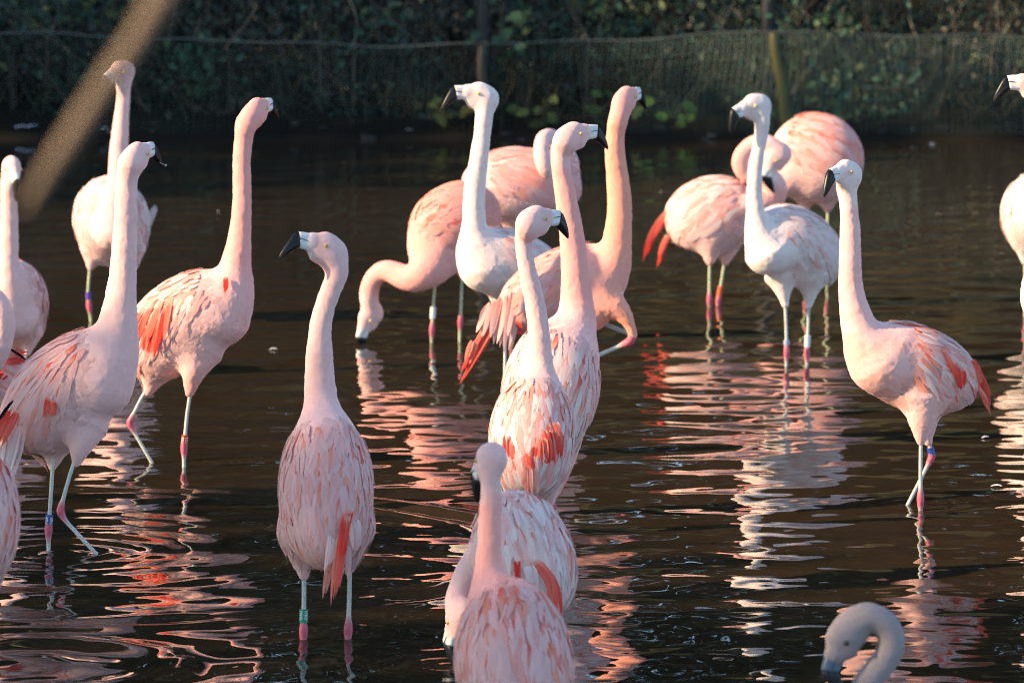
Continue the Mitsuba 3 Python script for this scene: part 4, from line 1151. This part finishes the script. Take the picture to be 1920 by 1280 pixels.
make_flamingo('round coral backed flamingo turned away behind the white one at right', 535,
    [(1530, 296, 0.0, 168, 10, 0.175, 0.125, 0.165)],
    [(1478, 330, 36, -0.02), (1448, 345, 24, 0.02), (1428, 330, 17, 0.03), (1420, 305, 15, 0.03), (1430, 288, 14, 0.02), (1442, 286, 14, 0.0)],
    dict(eye=(1455, 292), dy=-0.01, yaw=350, pitch=-5, scale=0.9), thighs=[[(1550, 360, 28, 0), (1552, 390, 8, 0)], [(1510, 360, 28, 0.03), (1510, 390, 8, 0.03)]],
    legs=[dict(pts=[(1552, 378, 0), (1551, 490, 0), (1551, 545, 0)], joint=1, col=LEG_GREEN), dict(pts=[(1510, 378, 0.03), (1510, 490, 0.03), (1510, 545, 0.03)], joint=1, col=LEG_GREEN)],
    pal=dict(body='pale', neck='pink', base='peach', tip='pale', accent='coral', p_accent=0.3, blot=0.5), rows=dict(n=8, phi=95, step=0.045, long=1.2, wide=1.4), seed=18)

make_flamingo('flamingo facing left at the right, blue ring on its raised leg and red tail tip', 950,
    [(1712, 690, 0.0, 196, 21, 0.190, 0.110, 0.112)],
    [(1650, 672, 60, -0.05), (1618, 630, 38, -0.06), (1602, 580, 28, -0.06), (1595, 537, 23, -0.06), (1594, 500, 21.3, -0.06), (1594, 465, 20.5, -0.06), (1594, 428, 19, -0.06), (1592, 395, 16.8, -0.06), (1589, 365, 18, -0.06), (1587, 352, 19.5, -0.06)],
    dict(eye=(1582, 322), dy=-0.08, yaw=232, pitch=-20), thighs=[[(1730, 745, 44, -0.04), (1728, 795, 22, -0.05), (1727, 826, 9, -0.05)], [(1735, 760, 36, 0.04), (1738, 810, 14, 0.04), (1740, 828, 8, 0.04)]],
    legs=[dict(pts=[(1727, 810, -0.05), (1726, 880, -0.05), (1726, 936, -0.05), (1726, 962, -0.05)], joint=2), dict(pts=[(1738, 812, 0.04), (1748, 855, 0.04), (1708, 934, 0.04)], joint=1, ring='blue', rt=0.012, rlen=0.024)],
    pal=dict(body='pale', neck='pale', head='white', base='peach', tip='white', accent='coral', p_accent=0.24, blot=0.95), rows=dict(n=11, phi=100, step=0.029, long=1.0), seed=19,
    plumes=[('tail_feather', 1820 + 4 * i, 676 + 9 * i, -0.01, 1842 + 7 * i - 4 * (i % 2), 718 + 15 * i + 14 * (i % 2), 0.01 * i, 9, 'red', 'coral', 'free') for i in range(4)] + [('tail_feather', 1836, 728, -0.02, 1856, 764, -0.02, 5, 'peach', 'coral', 'free')]
    + [('wing_feather', 1812 + 7 * i, 672 + 5 * i, -0.10, 1814 + 7 * i, 724 - 4 * i, -0.1, 9, 'red', 'red', 'laid') for i in range(4)] + [('wing_feather', 1782 + 6 * i, 640 + 14 * i, -0.1, 1794 + 6 * i, 690 + 8 * i, -0.1, 5, 'coral', 'red', 'laid') for i in range(3)])

make_flamingo('flamingo at the right edge of which only the black billed head shows', 1010,
    [(2040, 580, 0.0, 195, 30, 0.185, 0.105, 0.110)],
    [(1968, 560, 52, -0.05), (1965, 500, 34, -0.05), (1975, 430, 25, -0.05), (1985, 350, 21, -0.05), (1982, 270, 19, -0.05), (1972, 215, 18, -0.05), (1962, 190, 21, -0.05)],
    dict(eye=(1934, 156), dy=-0.05, yaw=186, pitch=-12), thighs=[[(2040, 660, 40, 0), (2040, 730, 11, 0)], [(2070, 660, 40, 0.03), (2070, 730, 11, 0.03)]],
    legs=[dict(pts=[(2040, 715, 0), (2040, 975, 0), (2040, 1020, 0)], joint=1), dict(pts=[(2070, 715, 0.03), (2070, 975, 0.03), (2070, 1020, 0.03)], joint=1)],
    pal=dict(p_accent=0.12, blot=0.3), rows=dict(n=8, phi=100, step=0.042, wide=1.3), seed=20)

make_flamingo('white flamingo body cut by the right edge, far back in the sun', 592,
    [(1945, 402, 0.0, 265, 40, 0.180, 0.125, 0.130)],
    [(1945, 400, 38, -0.14), (1945, 360, 24, -0.16), (1950, 310, 19, -0.16), (1952, 250, 16, -0.16), (1950, 190, 14, -0.16)],
    dict(eye=(1945, 160), dy=-0.16, yaw=300, pitch=-10), thighs=[[(1920, 450, 22, 0), (1922, 490, 7, 0)], [(1975, 450, 22, 0), (1975, 490, 7, 0)]],
    legs=[dict(pts=[(1922, 475, 0), (1922, 560, 0), (1922, 600, 0)], joint=1), dict(pts=[(1975, 475, 0), (1975, 560, 0), (1975, 600, 0)], joint=1)],
    pal=dict(body='white', neck='white', base='pale', tip='white', p_accent=0.03, blot=0.4), rows=dict(n=7, phi=100, step=0.045, wide=1.4), seed=21)

make_flamingo('blurred grey young flamingo at the lower right with drooping head', 1560,
    [(1735, 1440, 0.05, 165, 25, 0.165, 0.095, 0.100)],
    [(1650, 1430, 44, 0.0), (1606, 1365, 31, -0.03), (1612, 1310, 27, -0.04), (1640, 1262, 26, -0.04), (1666, 1225, 25, -0.04), (1670, 1190, 25, -0.04), (1648, 1162, 26, -0.04), (1618, 1158, 29, -0.04)],
    dict(eye=(1575, 1202), dy=-0.05, yaw=207, pitch=-82, scale=0.98), thighs=[[(1730, 1490, 36, 0), (1730, 1530, 11, 0)], [(1765, 1490, 36, 0.03), (1765, 1530, 11, 0.03)]],
    legs=[dict(pts=[(1730, 1520, 0), (1730, 1560, 0), (1730, 1580, 0)], joint=1), dict(pts=[(1765, 1520, 0.03), (1765, 1560, 0.03), (1765, 1580, 0.03)], joint=1)],
    pal=dict(body='greyish', neck='greyish', head='greyish', base='grey', tip='greyish', accent='grey', p_accent=0.1, blot=0.35), rows=dict(n=8, phi=100, step=0.040, wide=1.3), seed=22, juvenile=True)
